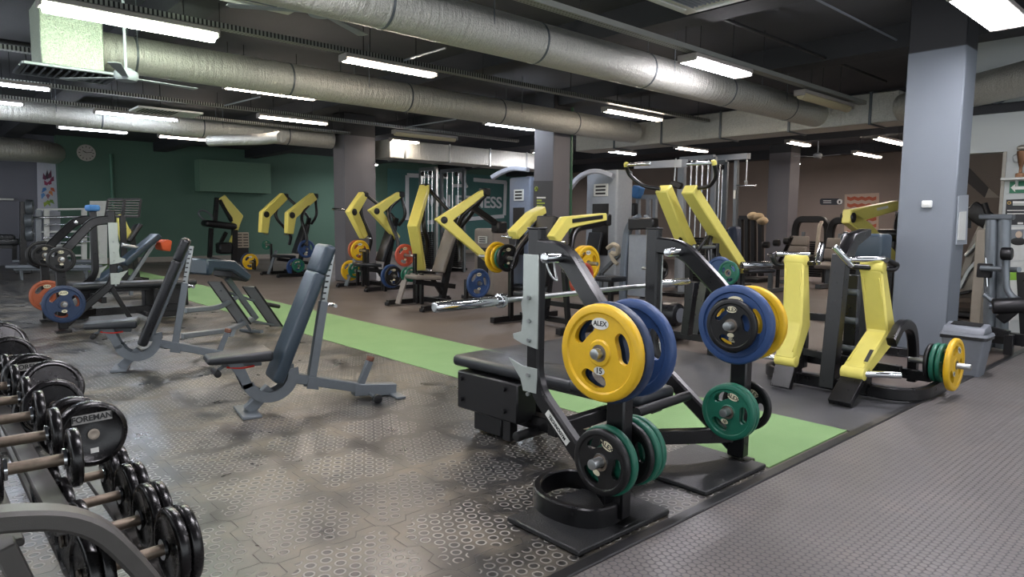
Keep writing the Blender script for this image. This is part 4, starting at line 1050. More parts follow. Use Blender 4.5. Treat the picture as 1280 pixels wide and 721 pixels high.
plate('yel15', (6.27, 1.62, .275), (0, 1, 0), 'yellow plate outermost on the machine beside the grey bin', None, .5)
plate('green10', (6.27, 1.70, .275), (0, 1, 0), 'green plate just behind the yellow one, beside the grey bin')
plate('green10', (6.27, 1.745, .275), (0, 1, 0), 'second green plate behind the yellow one, beside the grey bin')
plate('black5', (6.27, 1.79, .275), (0, 1, 0), 'black plate innermost behind the green ones, beside the grey bin')
MB().bar(E6p(1090, 437, 2.01)+V((0, -.0, .0)), E6p(1082, 452, 2.01), .004, .03, up=(0, 1, 0)).build('maker_label', INK, E6)
# dark blue seat just behind
o = thing('seated_row_machine', 'machine with a dark blue box seat just behind the low machine with bent yellow arms', 'exercise machine', (7.6, 3.1, 0))
q = Xp(1077, 310, 7.4); MB().pad((q.x+.1, q.y, q.z), (.3, .42, .3), bev=.04).build('box_seat', BLUEL, o)
bbar(o, (q.x+.1, q.y, 0), (q.x+.1, q.y, q.z-.15), .12, .12, 'post', up=(0, 1, 0)); bbar(o, (q.x-.3, q.y+.0, .05), (q.x+.9, q.y, .05), .1, .08, 'floor_beam')
bbar(o, (q.x+.5, q.y-.4, .05), (q.x+.5, q.y+.5, .05), .08, .08, 'cross_foot'); bbar(o, Xp(1000, 394, 7.6), Xp(1050, 398, 7.6), .08, .08, 'side_beam')
bbar(o, Xp(1062, 290, 7.8), Xp(1052, 345, 7.8), .09, .1, 'mast', up=(0, 1, 0))
# yellow V machine partly behind the right column
E7 = thing('pec_machine', 'yellow V-armed machine partly hidden by the left edge of the right column', 'exercise machine', (10.4, 3.9, 0))
b7 = (9.8, 3.95)
MB().arm([Vp(1061, 271, b7, 5), Vp(1118, 257, b7, 5)], lat(5), .12, [.2, .16], .015).build('upper_arm', YEL, E7)
MB().arm([Vp(1058, 270, b7, 5), Vp(1084, 290, b7, 5), Vp(1122, 330, b7, 5)], lat(5), .12, [.2, .24, .2], .015).build('lower_arm', YEL, E7)
MB().cyl(Vp(1060, 272, b7, 5)-lat(5)*.09, Vp(1060, 272, b7, 5)+lat(5)*.09, .07, n=16, bev=.01).build('pivot_cap', BLACKM, E7)
MB().prism([Vp(1091, 263, b7, 5)-lat(5)*.063, Vp(1105, 260, b7, 5)-lat(5)*.063, Vp(1104, 257, b7, 5)-lat(5)*.063, Vp(1090, 260, b7, 5)-lat(5)*.063], lat(5)*.006, 0).build('maker_label', WST, E7)
cw = Vp(1124, 287, b7, 5); MB().lathe([(0, -.02), (.3, -.02), (.33, 0), (.3, .02), (.24, .02), (.24, -.0), (0, -.0)], cw, lat(5), 30).build('cam_wheel', BLACK, E7)
pd_ = Vp(1112, 298, b7, 5); MB().pad((pd_.x+.15, pd_.y, pd_.z), (.6, .34, .12), (0, .35, 0), .04).build('seat', LEATH, E7)
bbar(E7, (cw.x, cw.y+.0, 0), (cw.x, cw.y, cw.z+.3), .12, .12, 'main_post', up=(0, 1, 0)); bbar(E7, (9.4, 3.95, .05), (11.2, 3.95, .05), .1, .08, 'floor_beam'); bbar(E7, (10, 3.4, .05), (10, 4.4, .05), .08, .08, 'cross_foot')
bbar(E7, (pd_.x+.15, pd_.y, .05), (pd_.x+.15, pd_.y, pd_.z-.05), .08, .08, 'seat_post', up=(0, 1, 0))
# standing machine by the green wall, left
E0 = thing('standing_press_machine', 'black standing machine with one yellow arm and oval pad, left under the wall bulkhead', 'exercise machine', (7.6, 21.6, 0))
def E0p(x, y): return Vp(x, y, (7.6, 21.6), -15)
MB().arm([E0p(277, 246), E0p(297, 271), E0p(294, 284)], lat(-15), .16, [.22, .3, .2], .015).build('lever_arm', YEL, E0)
MB().bar(E0p(297, 281), E0p(289, 303), .12, .1, up=(0, 1, 0)).build('lower_arm', YEL, E0)
for (x0, y0, x1, y1, w) in ((271, 247, 268, 285, .12), (276, 249, 291, 276, .16), (264, 285, 262, 322, .12), (293, 287, 293, 330, .16), (283, 290, 276, 303, .1), (262, 322, 294, 330, .1)):
    bbar(E0, E0p(x0, y0), E0p(x1, y1), w, w, 'frame_beam', up=(0, 1, 0))
q = E0p(274, 281); MB().pad((q.x, q.y, q.z), (.95, .55, .2), (0, .12, 0), .09).build('oval_pad', BLACKM, E0)
btube(E0, [E0p(268, 276), E0p(262, 266), E0p(252, 262), E0p(247, 266), E0p(252, 273), E0p(266, 280)], .03, .12, 'hoop_handle', SILVD)
MB().box(E0p(280, 310), (.4, .4, .35), bev=.05).build('pedal_box', BLACKM, E0)
o = thing('louvred_heater', 'cream slatted box standing against the green wall behind the presses', 'vent box', E0p(302, 316)); q = Yp(302, 306, 22.6)
MB().box((q.x, 22.6, .72), (.42, .2, .5), bev=.01).build('case', mat('cream_paint', '#b4a894', .5), o); MB().box((q.x, 22.6, .235), (.38, .2, .47)).build('stand', BLACKM, o)
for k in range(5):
    for s in (-.1, .1): MB().box((q.x+s, 22.49, .54+k*.09), (.15, .02, .035), bev=0).build('shaded_slot', mat('slot_shade_grey', '#4d463f', .6), o)  # dark strips: shade inside the slots, given as colour

# ================================================================== SELECTORISED MACHINES AND CABLE TOWERS BEHIND
def stack(root, x, y, w, d, h, z0=.12):
    b = MB(); n = int(h/.055)
    for k in range(n): b.box((x, y, z0+.027+k*.055), (d, w, .047), bev=.004)
    return b.build('weight_stack', BLACKM, root)
# grey-panelled machine behind the bar
G = thing('weight_stack_machine', 'grey arched weight-stack machine with a blank grey panel, behind the long bar', 'exercise machine', (8.9, 7.0, 0))
XG = 8.9
def Xg(x, y, X=XG): return Xp(x, y, X)
MB().rtube([Xg(778, 392), Xg(780, 330), Xg(784, 290), Xg(790, 277), Xg(800, 272)], .12, .1, .2, up=(1, 0, 0)).build('arched_post', BGREY, G)
MB().rtube([Xg(822, 392), Xg(823, 330), Xg(823, 300), Xg(818, 280), Xg(806, 272)], .1, .1, .2, up=(1, 0, 0)).build('arched_post', BGREY, G)
MB().arm([Xg(788, 280, XG-.05), Xg(820, 279, XG-.05)], (1, 0, 0), .16, [.2, .17], .02).build('head_cover', BLACKM, G)
a0 = Xg(787, 293); a1 = Xg(813, 372); MB().box(((a0.x+a1.x)/2, (a0.y+a1.y)/2, (a0.z+a1.z)/2), (.05, abs(a0.y-a1.y), a0.z-a1.z), bev=.01).build('front_panel', LGREY, G)
stack(G, XG+.2, (a0.y+a1.y)/2, .2, .12, .8); bbar(G, (XG-.7, 7.0, .05), (XG+.4, 7.0, .05), .12, .1, 'floor_beam'); upad(G, (XG-.65, 7.0, .5), (XG-.25, 7.0, .5), .34, .08, (0, 0, 1), 'seat'); bbar(G, (XG-.45, 7., .05), (XG-.45, 7., .46), .07, .07, 'seat_post', up=(0, 1, 0))
# grey shroud machine with pale curved arm
def shroud(label, px0, px1, ptop, pbot, X, arm=None, m=LGREY, depth=.5, seat=True):
    a = Xp(px0, ptop, X); b = Xp(px1, pbot, X); y0, y1 = sorted((a.y, b.y)); zt = a.z; zb = max(0, b.z)
    G = thing('weight_stack_machine', label, 'exercise machine', (X, (y0+y1)/2, 0))
    MB().box((X+depth/2, (y0+y1)/2, (zt)/2+.04), (depth, y1-y0, zt-.08), bev=.05, seg=3).build('shroud', m, G)
    MB().box((X+depth/2, (y0+y1)/2, .04), (depth+.5, y1-y0+.1, .08), bev=.015).build('base', BLACKM, G)
    MB().box((X-.008, (y0+y1)/2, zt*.52), (.016, (y1-y0)*.52, zt*.42), bev=.004).build('stack_window', INK, G)
    pl = MB().box((X-.01, (y0+y1)/2, zt*.84), (.018, (y1-y0)*.45, zt*.1), bev=.003).build('instruction_plate', WHITEP, G)
    for k in range(3): MB().box((X-.021, (y0+y1)/2, zt*.84+(k-1)*zt*.028), (.003, (y1-y0)*.32, zt*.015), bev=0).build('plate_drawing', INK, pl)
    if arm: MB().rtube([Xp(x, y, X-.1-.08*i) for i, (x, y) in enumerate(arm)], .12, .09, .3).build('press_arm', mat('pale_lilac_grey', '#a8adb8', .4), G)
    if not seat: return G
    upad(G, (X-.75, (y0+y1)/2, .48), (X-.3, (y0+y1)/2, .48), .36, .09, (0, 0, 1), 'seat'); bbar(G, (X-.5, (y0+y1)/2, .06), (X-.5, (y0+y1)/2, .44), .08, .08, 'seat_post', up=(0, 1, 0))
    upad(G, (X-.3, (y0+y1)/2, .55), (X-.12, (y0+y1)/2, 1.2), .34, .08, (-1, 0, .2), 'backrest'); bbar(G, (X-.9, (y0+y1)/2, .06), (X, (y0+y1)/2, .06), .1, .08, 'floor_beam')
    return G
shroud('tall grey shrouded weight machine with pale curved arm, right of the middle column', 733, 768, 214, 372, 10.4, [(766, 220), (752, 214), (738, 214), (722, 222), (712, 236)])
shroud('grey weight machine with posters on its side, left of the middle column', 636, 661, 222, 372, 9.6, [(660, 212), (640, 210), (625, 216), (615, 222)], mat('blue_grey_cabinet', '#6d7788', .5))
shroud('dark weight machine right behind the large mid-view press', 592, 616, 285, 378, 7.75, None, mat('taupe_cabinet', '#7b746d', .5), .4, False)
# cable towers
def tower(label, px, ptop, X, n=4, m=STEEL, w=None, pulley=True):
    a = Xp(px[0], ptop, X); b = Xp(px[1], ptop, X); y0, y1 = sorted((a.y, b.y)); H_ = a.z
    G = thing('cable_tower', label, 'cable machine', (X, (y0+y1)/2, 0))
    for y in (y0, y1): bbar(G, (X, y, 0), (X, y, H_), .07, .1, 'upright', m, (0, 1, 0))
    bbar(G, (X, y0, H_), (X, y1, H_), .1, .09, 'top_beam', m); bbar(G, (X, y0, .05), (X, y1, .05), .1, .08, 'base_beam', BLACK); bbar(G, (X-.5, (y0+y1)/2, .04), (X+.5, (y0+y1)/2, .04), .1, .07, 'floor_beam', BLACK)
    for k in range(n):
        y = y0+(y1-y0)*(k+1)/(n+1); MB().cyl((X, y, .08), (X, y, H_-.04), .018, n=10).build('guide_rod', CHROME, G)
    stack(G, X, (y0+y1)/2, (y1-y0)*.7, .14, H_*.36)
    if pulley:
        for s in (.25, .75): MB().cyl((X-.06, y0+(y1-y0)*s-.012, H_-.12), (X-.06, y0+(y1-y0)*s+.012, H_-.12), .06, n=18, bev=.004).build('pulley', BLACKM, G)
    return G
tower('grey cable tower with chrome rods behind the large mid-view press, nearer the sign', (526, 545), 212, 10.6, 3)
tower('second cable tower with dark rods, right of it before the sign', (552, 580), 214, 11.6, 3, SILVD)
G = tower('tall cable tower with white frame between the tall yellow arms', (851, 893), 199, 12.6, 5, LGREY)
tower('dark cable tower right of the tall yellow arms', (896, 908), 203, 14.2, 2, SILVD)
# high beam with pulldown bars
G = thing('cable_crossover', 'overhead cable beam with short hanging chrome bar, left of the far column', 'cable machine', Xp(918, 330, 16.2))
bbar(G, Xp(892, 198, 16.2), Xp(936, 195, 15.6), .12, .14, 'top_beam', LGREY); bbar(G, Xp(921, 200, 16.2), Xp(917, 356, 16.2), .1, .1, 'post', SILVD, (0, 1, 0)); bbar(G, Xp(903, 288, 16.2), Xp(920, 288, 16.2), .08, .06, 'mid_beam', BLACK)
q = Xp(918, 243, 16.12); MB().box(q, (.02, .06, .22)).build('label_plate', WHITEP, G)
MB().cyl(Xp(934, 197, 15.6), Xp(932.5, 228, 15.6), .012, n=8).build('chain', STEEL, G); grip(G, Xp(921, 232, 15.7), Xp(945, 232, 15.5), .022, CHROME, 'pull_bar'); MB().tube([Xp(932, 232, 15.6), Xp(930.5, 226, 15.6), Xp(934.5, 226, 15.6), Xp(933, 232, 15.6)], .01, 6).build('shackle', STEEL, G)
f0 = Xp(917, 356, 16.2); MB().box((16.2, f0.y, .03), (.6, .6, .058)).build('foot', BLACK, G)
G = thing('pulldown_station', 'overhead pulley beam with hanging black attachment behind the tall yellow arms', 'cable machine', Xp(850, 340, 11.2))
bbar(G, Xp(796, 207, 11.8), Xp(856, 204, 10.6), .12, .14, 'top_beam', LGREY); bbar(G, Xp(853, 206, 11.4), Xp(852, 372, 11.4), .1, .12, 'post', LGREY, (0, 1, 0)); q = Xp(852, 372, 11.4); MB().box((11.4, q.y, .03), (.8, .5, .058)).build('foot', BLACK, G)
MB().cyl(Xp(845, 198, 10.7), Xp(843, 226, 10.7), .014, n=8).build('chain', STEEL, G); MB().box(Xp(846, 231, 10.7), (.12, .22, .12), rot=(.3, 0, .2), bev=.02).build('grip_attachment', BLACKM, G)
# black seated machines in the brown area
def seat_machine(label, px, pb, X, s=1., m=BLACKM):
    c = Xp(px, pb, X); G = thing('seated_machine', label, 'exercise machine', (X, c.y, 0)); y = c.y
    MB().rtube([(X+.5, y-.4*s, 0), (X+.5, y-.4*s, 1.3*s), (X+.45, y-.3*s, 1.5*s), (X+.45, y+.3*s, 1.5*s), (X+.5, y+.4*s, 1.3*s), (X+.5, y+.4*s, 0)], .16, .12, .25, up=(1, 0, 0)).build('arched_frame', m, G)
    for k, (z, x) in enumerate(((.98, .12), (.74, .03))): MB().pad((X+x, y+.1, z*s), (.1, .42*s, .24*s), (0, .25, 0), .03).build('back_pad', mat('taupe_vinyl', '#6f6962', .5), G)
    MB().pad((X-.22, y+.1, .5*s), (.5, .44*s, .1), (0, -.12, 0), .03).build('seat', mat('taupe_vinyl', '#6f6962', .5), G)
    bbar(G, (X-.2, y+.1, .04), (X-.2, y+.1, .46*s), .1, .1, 'seat_post', SILVD, (0, 1, 0)); bbar(G, (X-.7, y+.1, .05), (X+.5, y+.1, .05), .12, .09, 'floor_beam', SILVD)
    bbar(G, (X+.14, y+.1, .1), (X+.3, y+.1, 1.2*s), .08, .06, 'back_post', SILVD, (0, 1, 0)); stack(G, X+.5, y-.15, .3, .14, .9*s)
    MB().rtube([(X+.42, y-.28, 1.45*s), (X+.25, y-.3, 1.35*s), (X+.1, y-.32, .6*s)], .05, .08, .15, up=(0, 1, 0)).build('lever_arm', mat('beige_paint', '#8f877a', .5), G)
    grip(G, (X+.1, y-.32, .66*s), (X-.35, y-.34, .66*s), .022)
    return G
seat_machine('black arched seated machine with taupe pads, between far column and red chevron poster', 1000, 340, 16.2, 1.02)
seat_machine('black seated machine right of it, just below the red chevron poster', 1046, 342, 15.6, 1.0)
G = thing('rope_rack', 'black upright rack hung with ropes and bands, left of the far column', 'storage rack', Xp(938, 345, 15.5)); XA = 15.5
for x in (926, 934, 942, 951): bbar(G, Xp(x, 345, XA), Xp(x, 273, XA), .12, .1, 'post', BLACKM, (0, 1, 0))
bbar(G, Xp(925, 272, XA), Xp(952, 272, XA), .14, .1, 'top_beam', BLACKM); MB().box((XA, Xp(938, 345, XA).y, .05), (.6, .7, .1), bev=.01).build('base', BLACKM, G)
for k, (x, z) in enumerate(((941, 270), (948, 271), (953, 276))): MB().sphere(Xp(x, z, XA-.1), .11, (1, 1.3, .9)).build('rope_coil', mat('tan_rope', '#a08d70', .8, bump=.01, bscale=40), G)
G = thing('padded_post', 'navy padded upright left of the rope rack', 'punch pad', Xp(918, 345, 13.7)); q0 = Xp(918, 354, 13.7); q1 = Xp(918, 283, 13.7)
MB().bar((13.7, q0.y, .35), (13.7, q1.y, q1.z), .26, .22, (0, 1, 0), .06, 3).build('pad', mat('navy_vinyl', '#2c3a52', .5), G); MB().box((13.7, q0.y, .05), (.6, .5, .1), bev=.02).build('base', BLACKM, G); bbar(G, (13.7, q0.y, .08), (13.7, q0.y, .4), .1, .1, 'post', BLACK, (0, 1, 0))
G = thing('leg_curl_machine', 'small black lever machine standing before the far column', 'exercise machine', Xp(972, 350, 13.5)); q = Xp(972, 350, 13.5)
bbar(G, (12.9, q.y, .05), (14.2, q.y, .05), .1, .08, 'floor_beam', SILVD); btube(G, [(13.5, q.y, .05), (13.5, q.y, .6), (13.4, q.y-.2, .9), (13.3, q.y-.35, 1.15)], .04, .15); upad(G, (12.9, q.y, .55), (13.5, q.y, .52), .4, .09, (0, 0, 1), 'seat'); bbar(G, (13.2, q.y, .05), (13.2, q.y, .5), .08, .08, 'seat_post', SILVD, (0, 1, 0))
for dy in (-.32, -.1, .12): MB().cyl((13.3, q.y+dy, 1.0-dy*.2), (13.3, q.y+dy+.12, 1.0-dy*.2), .07, n=12, bev=.015).build('roller_pad', BLACKM, G)
grip(G, Xp(960, 318, 13.1), Xp(1002, 320, 13.1), .03)
# storage of balls / bags behind the bar
for x, lb in ((807, 'black rubber bag lying on the floor behind the long bar, left of the far upright'), (835, 'black rubber bag lying on the floor right of the far upright')):
    q = Xp(x, 366, 7.7); o = thing('sand_bag', lb, 'sand bag', (7.7, q.y, 0)); MB().cyl((7.7, q.y-.2, .17), (7.7, q.y+.2, .17), .165, n=18, bev=.05).build('bag_body', LEATH, o)
    for s in (-1, 1): MB().lathe([(.0, 0), (.09, 0), (.1, .01), (0, .012)], (7.7, q.y+s*.2, .17), (0, s, 0), 16).build('end_cap', MGREY, o)
o = thing('plate_stand', 'stack of black round plates on a stub right of the grey panel', 'plate stack', Xp(818, 338, 8.2)); q = Xp(817, 336, 8.2)
bbar(o, (8.25, q.y, 0), (8.25, q.y, q.z+.02), .07, .07, 'post', BLACK, (0, 1, 0)); MB().box((8.25, q.y, .02), (.4, .4, .035)).build('foot', BLACK, o)
MB().cyl((8.2, q.y-.2, q.z), (8.2, q.y+.2, q.z), .024, n=10).build('horn', STEEL, o)
for k in range(4): plate('black5', (8.2, q.y-.14+.045*k, q.z), (0, 1, 0), ('outermost', 'second', 'third', 'innermost')[k]+' of four black plates on the stub right of the grey-panelled machine', 'black plates on the stub', 0, False)
o = thing('tricep_rope', 'cream coiled rope handle hanging left of the grey arched machine', 'rope', Xp(767, 310, 9.0))
MB().tube([Xp(760, 310, 9.), Xp(766, 305, 8.95), Xp(773, 308, 9.), Xp(772, 318, 9.02), Xp(764, 316, 9.)], .04, 8, .05).build('rope_loop', mat('cream_rope', '#b3aa97', .8, bump=.006, bscale=60), o)
MB().tube([Xp(763, 316, 9), Xp(767, 326, 9), Xp(772, 330, 9)], .035, 8, .05).build('rope_end', mat('cream_rope', '#b3aa97', .8), o)
bbar(o, Xp(775, 318, 9.05), Xp(745, 348, 9.05), .06, .06, 'stand_arm', SILVD); bbar(o, Xp(752, 341, 9.05), V((9.05, Xp(752, 341, 9.05).y, 0)), .06, .06, 'stand_post', SILVD, (0, 1, 0))

# storage pillars behind the grey arched machine
G = thing('dip_station', 'light metal frame with round posts and pads under the small sun banner', 'exercise machine', Xp(790, 350, 13)); 
for x in (774, 798, 811, 819): bbar(G, V((13, Xp(x, 300, 13).y, 0)), Xp(x, 246, 13), .09, .09, 'post', LGREY, (0, 1, 0))
bbar(G, Xp(773, 247, 13), Xp(822, 246, 13), .1, .1, 'top_beam', LGREY); MB().pad(Xp(776, 243, 12.9), (.3, .5, .2), bev=.06).build('head_pad', mat('taupe_vinyl', '#6f6962', .5), G); MB().pad(Xp(797, 240, 12.9), (.25, .22, .28), (.3, 0, 0), .05).build('blue_pad', mat('blue_cloth', '#4c82bd', .85), G)
MB().box((13, Xp(797, 350, 13).y, .04), (.6, .9, .075), bev=.02).build('base', BLACK, G); MB().pad(Xp(785, 262, 12.9), (.2, .5, .3), bev=.04).build('back_pad', CHARC, G)

# ================================================================== THINGS ON THE WALLS
ck = thing('wall_clock', 'round pale wall clock high on the green wall at the left', 'clock', Yp(108, 191, YB)); q = Yp(108, 191, YB-.03)
MB().lathe([(0, 0), (.24, 0), (.25, .02), (.235, .035), (.225, .02), (0, .02)], (q.x, YB-.001, q.z), (0, -1, 0), 36).build('clock_face', mat('clock_cream', '#b5b3ac', .5), ck)
for k in range(12):
    a = k*PI/6; MB().box((q.x+.18*math.sin(a), YB-.024, q.z+.18*math.cos(a)), (.018, .006, .045), rot=(0, a, 0), bev=0).build('hour_mark', INK, ck)
MB().bar((q.x, YB-.03, q.z), (q.x-.09, YB-.03, q.z+.06), .006, .02).build('hour_hand', INK, ck); MB().bar((q.x, YB-.034, q.z), (q.x+.15, YB-.034, q.z+.03), .006, .014).build('minute_hand', INK, ck)
# flower banner
bn = thing('banner', 'narrow white banner with a colourful painted splash, far left corner', 'banner', Yp(60, 300, YB+.3))
YBN = YB+.3
c4 = [Yp(46, 201, YBN), Yp(71, 198, YBN), Yp(75, 318, YBN), Yp(48, 318, YBN)]
for c in c4: c.y = YBN
c4[2].z = c4[3].z = max(.1, c4[2].z)
MB().prism(c4, (0, .02, 0), 0).build('panel', mat('banner_white', '#b9bcc8', .6), bn)
random.seed(3)
for (x, y, dx, dy, col) in ((59, 222, 0, -10, '#3b3340'), (62, 221, 2, -9, '#5b2d45'), (56, 223, -2, -7, '#6a2f52'), (58, 230, -3, -5, '#8e3358'), (62, 229, 2, -5, '#8e3358'), (65, 225, 2, -5, '#7b2d4e'), (56, 236, -4, 5, '#3f74b0'), (54, 243, -2, 6, '#5a8cc4'), (65, 236, 4, 4, '#b8583c'), (63, 240, 3, 5, '#c07b46'), (60, 252, 3, 6, '#7f9c3e'), (57, 254, -2, 5, '#93a545'), (64, 251, 4, 4, '#6c8a3b'), (60, 244, 0, 5, '#8a5a66')):
    A = Yp(x, y, YBN-.02); B = Yp(x+dx, y+dy, YBN-.02); d = (B-A).normalized(); l = V((d.z, 0, -d.x))
    MB().prism([A-d*.05, A+l*.055, B, A-l*.055], (0, .006, 0), 0).build('paint_stroke', mat('splash_'+col[1:], col, .6), bn)
MB().box((Yp(61, 290, YBN).x, YBN-.03, .7), (.5, .006, .12), bev=0).build('printed_line', INK, bn)
# WIN FITNESS sign on the back wall
sg = thing('wall_sign', 'big white framed FITNESS lettering on the dark green panel of the back wall', 'sign', Yp(605, 260, YB-.05))
W_ = mat('sign_white', '#d9dee0', .5)
s0 = Yp(495, 214, YB-.02); s1 = Yp(637, 280, YB-.02)
MB().box(((s0.x+s1.x)/2+.1, YB-.02, 1.9), (s1.x-s0.x+1.0, .03, 3.2), bev=0).build('back_panel', mat('teal_green_panel', '#48736f', .7), sg)
def fb(x0, y0, x1, y1, w=.17): MB().bar(Yp(x0, y0, YB-.05), Yp(x1, y1, YB-.05), .03, w, up=(0, 0, 1) if abs(y1-y0) < abs(x1-x0) else (1, 0, 0)).build('frame_stroke', W_, sg)
fb(509, 219, 560, 221); fb(509, 219, 509, 275); fb(592, 224.5, 633, 228); fb(632, 227, 630.5, 269); fb(574, 216, 583, 235, .22); fb(566, 232, 580, 232, .14); fb(534, 278, 630, 270)
q0 = Yp(627.5, 250, YB-.05); q1 = Yp(591, 254, YB-.05)
k_ = bpy.data.objects.new('lettering', TXT['fit'].copy()); COL.objects.link(k_); k_.data.materials.clear(); k_.data.materials.append(W_); k_.parent = sg
xs = [v.co.x for v in k_.data.vertices]; full = max(xs)-min(xs)
# NESS spans the last 4 letters of the word
sc = (Yp(627.5, 250, YB-.05).x-Yp(525, 250, YB-.05).x)/full
zs = [v.co.y for v in k_.data.vertices]; hz_ = (Yp(610, 246, YB-.05).z-Yp(610, 260.5, YB-.05).z)/(max(zs)-min(zs))
mx = M((V((sc, 0, 0)), V((0, 0, hz_)), V((0, -1, 0)))).transposed().to_4x4(); mx.translation = V((q0.x-full*sc/2, YB-.05, Yp(610, 253.5, YB-.05).z))-sg.location
k_.data.transform(mx)
# brown area: chevron poster, dark round sign, sun banner
XB_ = 22.49
def wquad(name, px, X, m, root, th=.012): return MB().prism([Xp(x, y, X) for x, y in px], (th, 0, 0), 0).build(name, m, root)
cp = thing('poster', 'cream poster with red zigzag rows on the brown wall', 'poster', Xp(1080, 270, XB_))
wquad('sheet', [(1056, 243), (1099, 241), (1098, 303), (1055, 303)], XB_, mat('poster_cream', '#b39c88', .6), cp)
mz = mat('poster_red', '#a5502f', .6)
for r_, y in enumerate((247.5, 256, 264.5, 273, 281.5, 290)):
    top = []; bot = []
    for k in range(9):
        x = 1059+k*4.55; z = y+(0 if k % 2 else -1.6); top.append(Xp(x, z-.6, XB_-.012)); bot.append(Xp(x, z+3.6, XB_-.012))
    b = MB()
    for k in range(8): b.prism([top[k], top[k+1], bot[k+1], bot[k]], (.008, 0, 0), 0)
    b.build('zigzag_row', mz, cp)
ds = thing('wall_sign', 'small dark pill-shaped sign with a round pictogram, left of the zigzag poster', 'sign', Xp(1040, 252, XB_))
wquad('plate', [(1025, 249.5), (1027, 248), (1051, 248), (1054, 252), (1051, 256), (1027, 256), (1025, 254.5)], XB_, mat('sign_charcoal', '#2e3138', .5), ds)
q = Xp(1049.5, 252, XB_-.02); MB().cyl(q, q+V((.01, 0, 0)), .085, n=20).build('pictogram_disc', WST, ds); MB().box(q+V((-.004, 0, -.01)), (.006, .05, .08), bev=.002).build('pictogram', INK, ds)
for y in (250.8, 253.2): wquad('printed_line', [(1029, y-.4), (1039, y-.4), (1039, y+.5), (1029, y+.5)], XB_-.013, WST, ds, .004)
sb = thing('banner', 'small pale banner with a sun emblem, above the frame of round posts', 'banner', Xp(780, 226, 16))
wquad('sheet', [(773, 212), (784.5, 212), (784, 238), (772, 238)], 16, mat('banner_cream', '#b2a793', .6), sb, .02); wquad('stand', [(776, 238), (781, 238), (781, 340), (776, 340)], 16.03, SILVD, sb, .03)
q = Xp(778.5, 219, 15.97)
for k in range(8):
    a = k*PI/4; MB().bar(q, q+V((0, .085*math.cos(a), .085*math.sin(a))), .006, .022, (1, 0, 0)).build('sun_ray', INK, sb)
put_text('lettering', 'alexs', INK, sb, Xp(778.3, 231, 15.97)-sb.location, (0, -1, 0), (0, 0, 1))
# sticker graphics on the middle column
st = thing('column_sticker', 'dark sticker with yellow emblem and lines of text on the middle column', 'sticker', Xp(680, 240, 8.99))
wquad('sheet', [(667, 226), (691, 226), (690, 270), (667, 270)], 8.994, mat('sticker_dark', '#3a3a3c', .5), st, .006)
yg = mat('sticker_lime', '#9cab3f', .5)
q = Xp(670.5, 236, 8.985); MB().lathe([(.03, 0), (.045, 0), (.045, .004), (.03, .004), (.03, 0)], q, (-1, 0, 0), 20).build('emblem_ring', yg, st); MB().bar(q+V((0, .02, .02)), q+V((0, 0, -.03)), .004, .012, (1, 0, 0)).build('emblem_stroke', yg, st); MB().bar(q+V((0, -.02, .02)), q+V((0, 0, -.03)), .004, .012, (1, 0, 0)).build('emblem_stroke', yg, st)
for x0, x1, y, m_ in ((671, 682, 247, WST), (671, 677, 250.5, yg), (671, 681, 254, yg), (671, 678, 257.5, yg)): wquad('text_line', [(x0, y-1), (x1, y-1), (x1, y+1), (x0, y+1)], 8.988, m_, st, .004)
# right column fittings
o = thing('switch_box', 'small white switch box on the blue-grey right column', 'switch', Xp(1159, 255, 8.07)); q = Xp(1159, 255, 8.07)
MB().box((8.062, q.y, q.z), (.03, .1, .075), bev=.012, seg=2).build('case', WHITEP, o); MB().box((8.045, q.y, q.z), (.006, .05, .03)).build('rocker', WST, o)
o = thing('notice_holder', 'clear plastic notice holder with paper on the right side of the right column', 'notice', Yp(1199, 275, 2.17))
MB().prism([Yp(1198, 245, 2.172), Yp(1210, 243.5, 2.172), Yp(1208, 305, 2.172), Yp(1195, 306, 2.172)], (0, .012, 0), 0).build('holder', LGREY, o)
MB().prism([Yp(1199.5, 265, 2.163), Yp(1208, 264, 2.163), Yp(1206.5, 300, 2.163), Yp(1197, 300, 2.163)], (0, .004, 0), 0).build('paper', WHITEP, o)

# ================================================================== RIGHT EDGE
bn = thing('waste_bin', 'grey plastic swing-lid waste bin beside the right column', 'bin', (7.15, 1.78, 0)); c = V((7.42, 1.83, 0))
def frustum(b, c, a0, b0, a1, b1, z0, z1, r0=.03):
    bb = bmesh.new(); rings = []
    for (a_, b_, z) in ((a0, b0, z0), (a1, b1, z1)):
        ring = []
        for sx, sy in ((1, 1), (-1, 1), (-1, -1), (1, -1)):
            for k in range(5):
                t = {(1, 1): 0, (-1, 1): 90, (-1, -1): 180, (1, -1): 270}[(sx, sy)]+k*22.5
                ring.append(bb.verts.new((c.x+sx*(a_/2-r0)+r0*math.cos(R(t)), c.y+sy*(b_/2-r0)+r0*math.sin(R(t)), z)))
        rings.append(ring)
    n = len(rings[0])
    for i in range(n): bb.faces.new((rings[0][i], rings[0][(i+1) % n], rings[1][(i+1) % n], rings[1][i]))
    bb.faces.new(rings[0][::-1]); bb.faces.new(rings[1]); b.add(bb); return b
frustum(MB(), c, .22, .28, .28, .36, .004, .36).build('bin_body', MGREY, bn)
frustum(MB(), c, .30, .38, .30, .38, .345, .375).build('bag_rim', mat('bin_bag_black', '#202124', .35, bump=.01, bscale=25), bn)
frustum(MB(), c, .31, .39, .29, .37, .375, .40).build('lid_rim', MGREY, bn)
MB().prism([c+V((-.15, 0, .398)), c+V((-.11, 0, .455)), c+V((.06, 0, .485)), c+V((.15, 0, .398))], (0, .34, 0), .015, 2).build('swing_lid', MGREY, bn)
MB().prism([c+V((-.07, 0, .466)), c+V((.03, 0, .484)), c+V((.03, 0, .49)), c+V((-.07, 0, .472))], (0, .24, 0), 0).build('lid_opening', INK, bn)
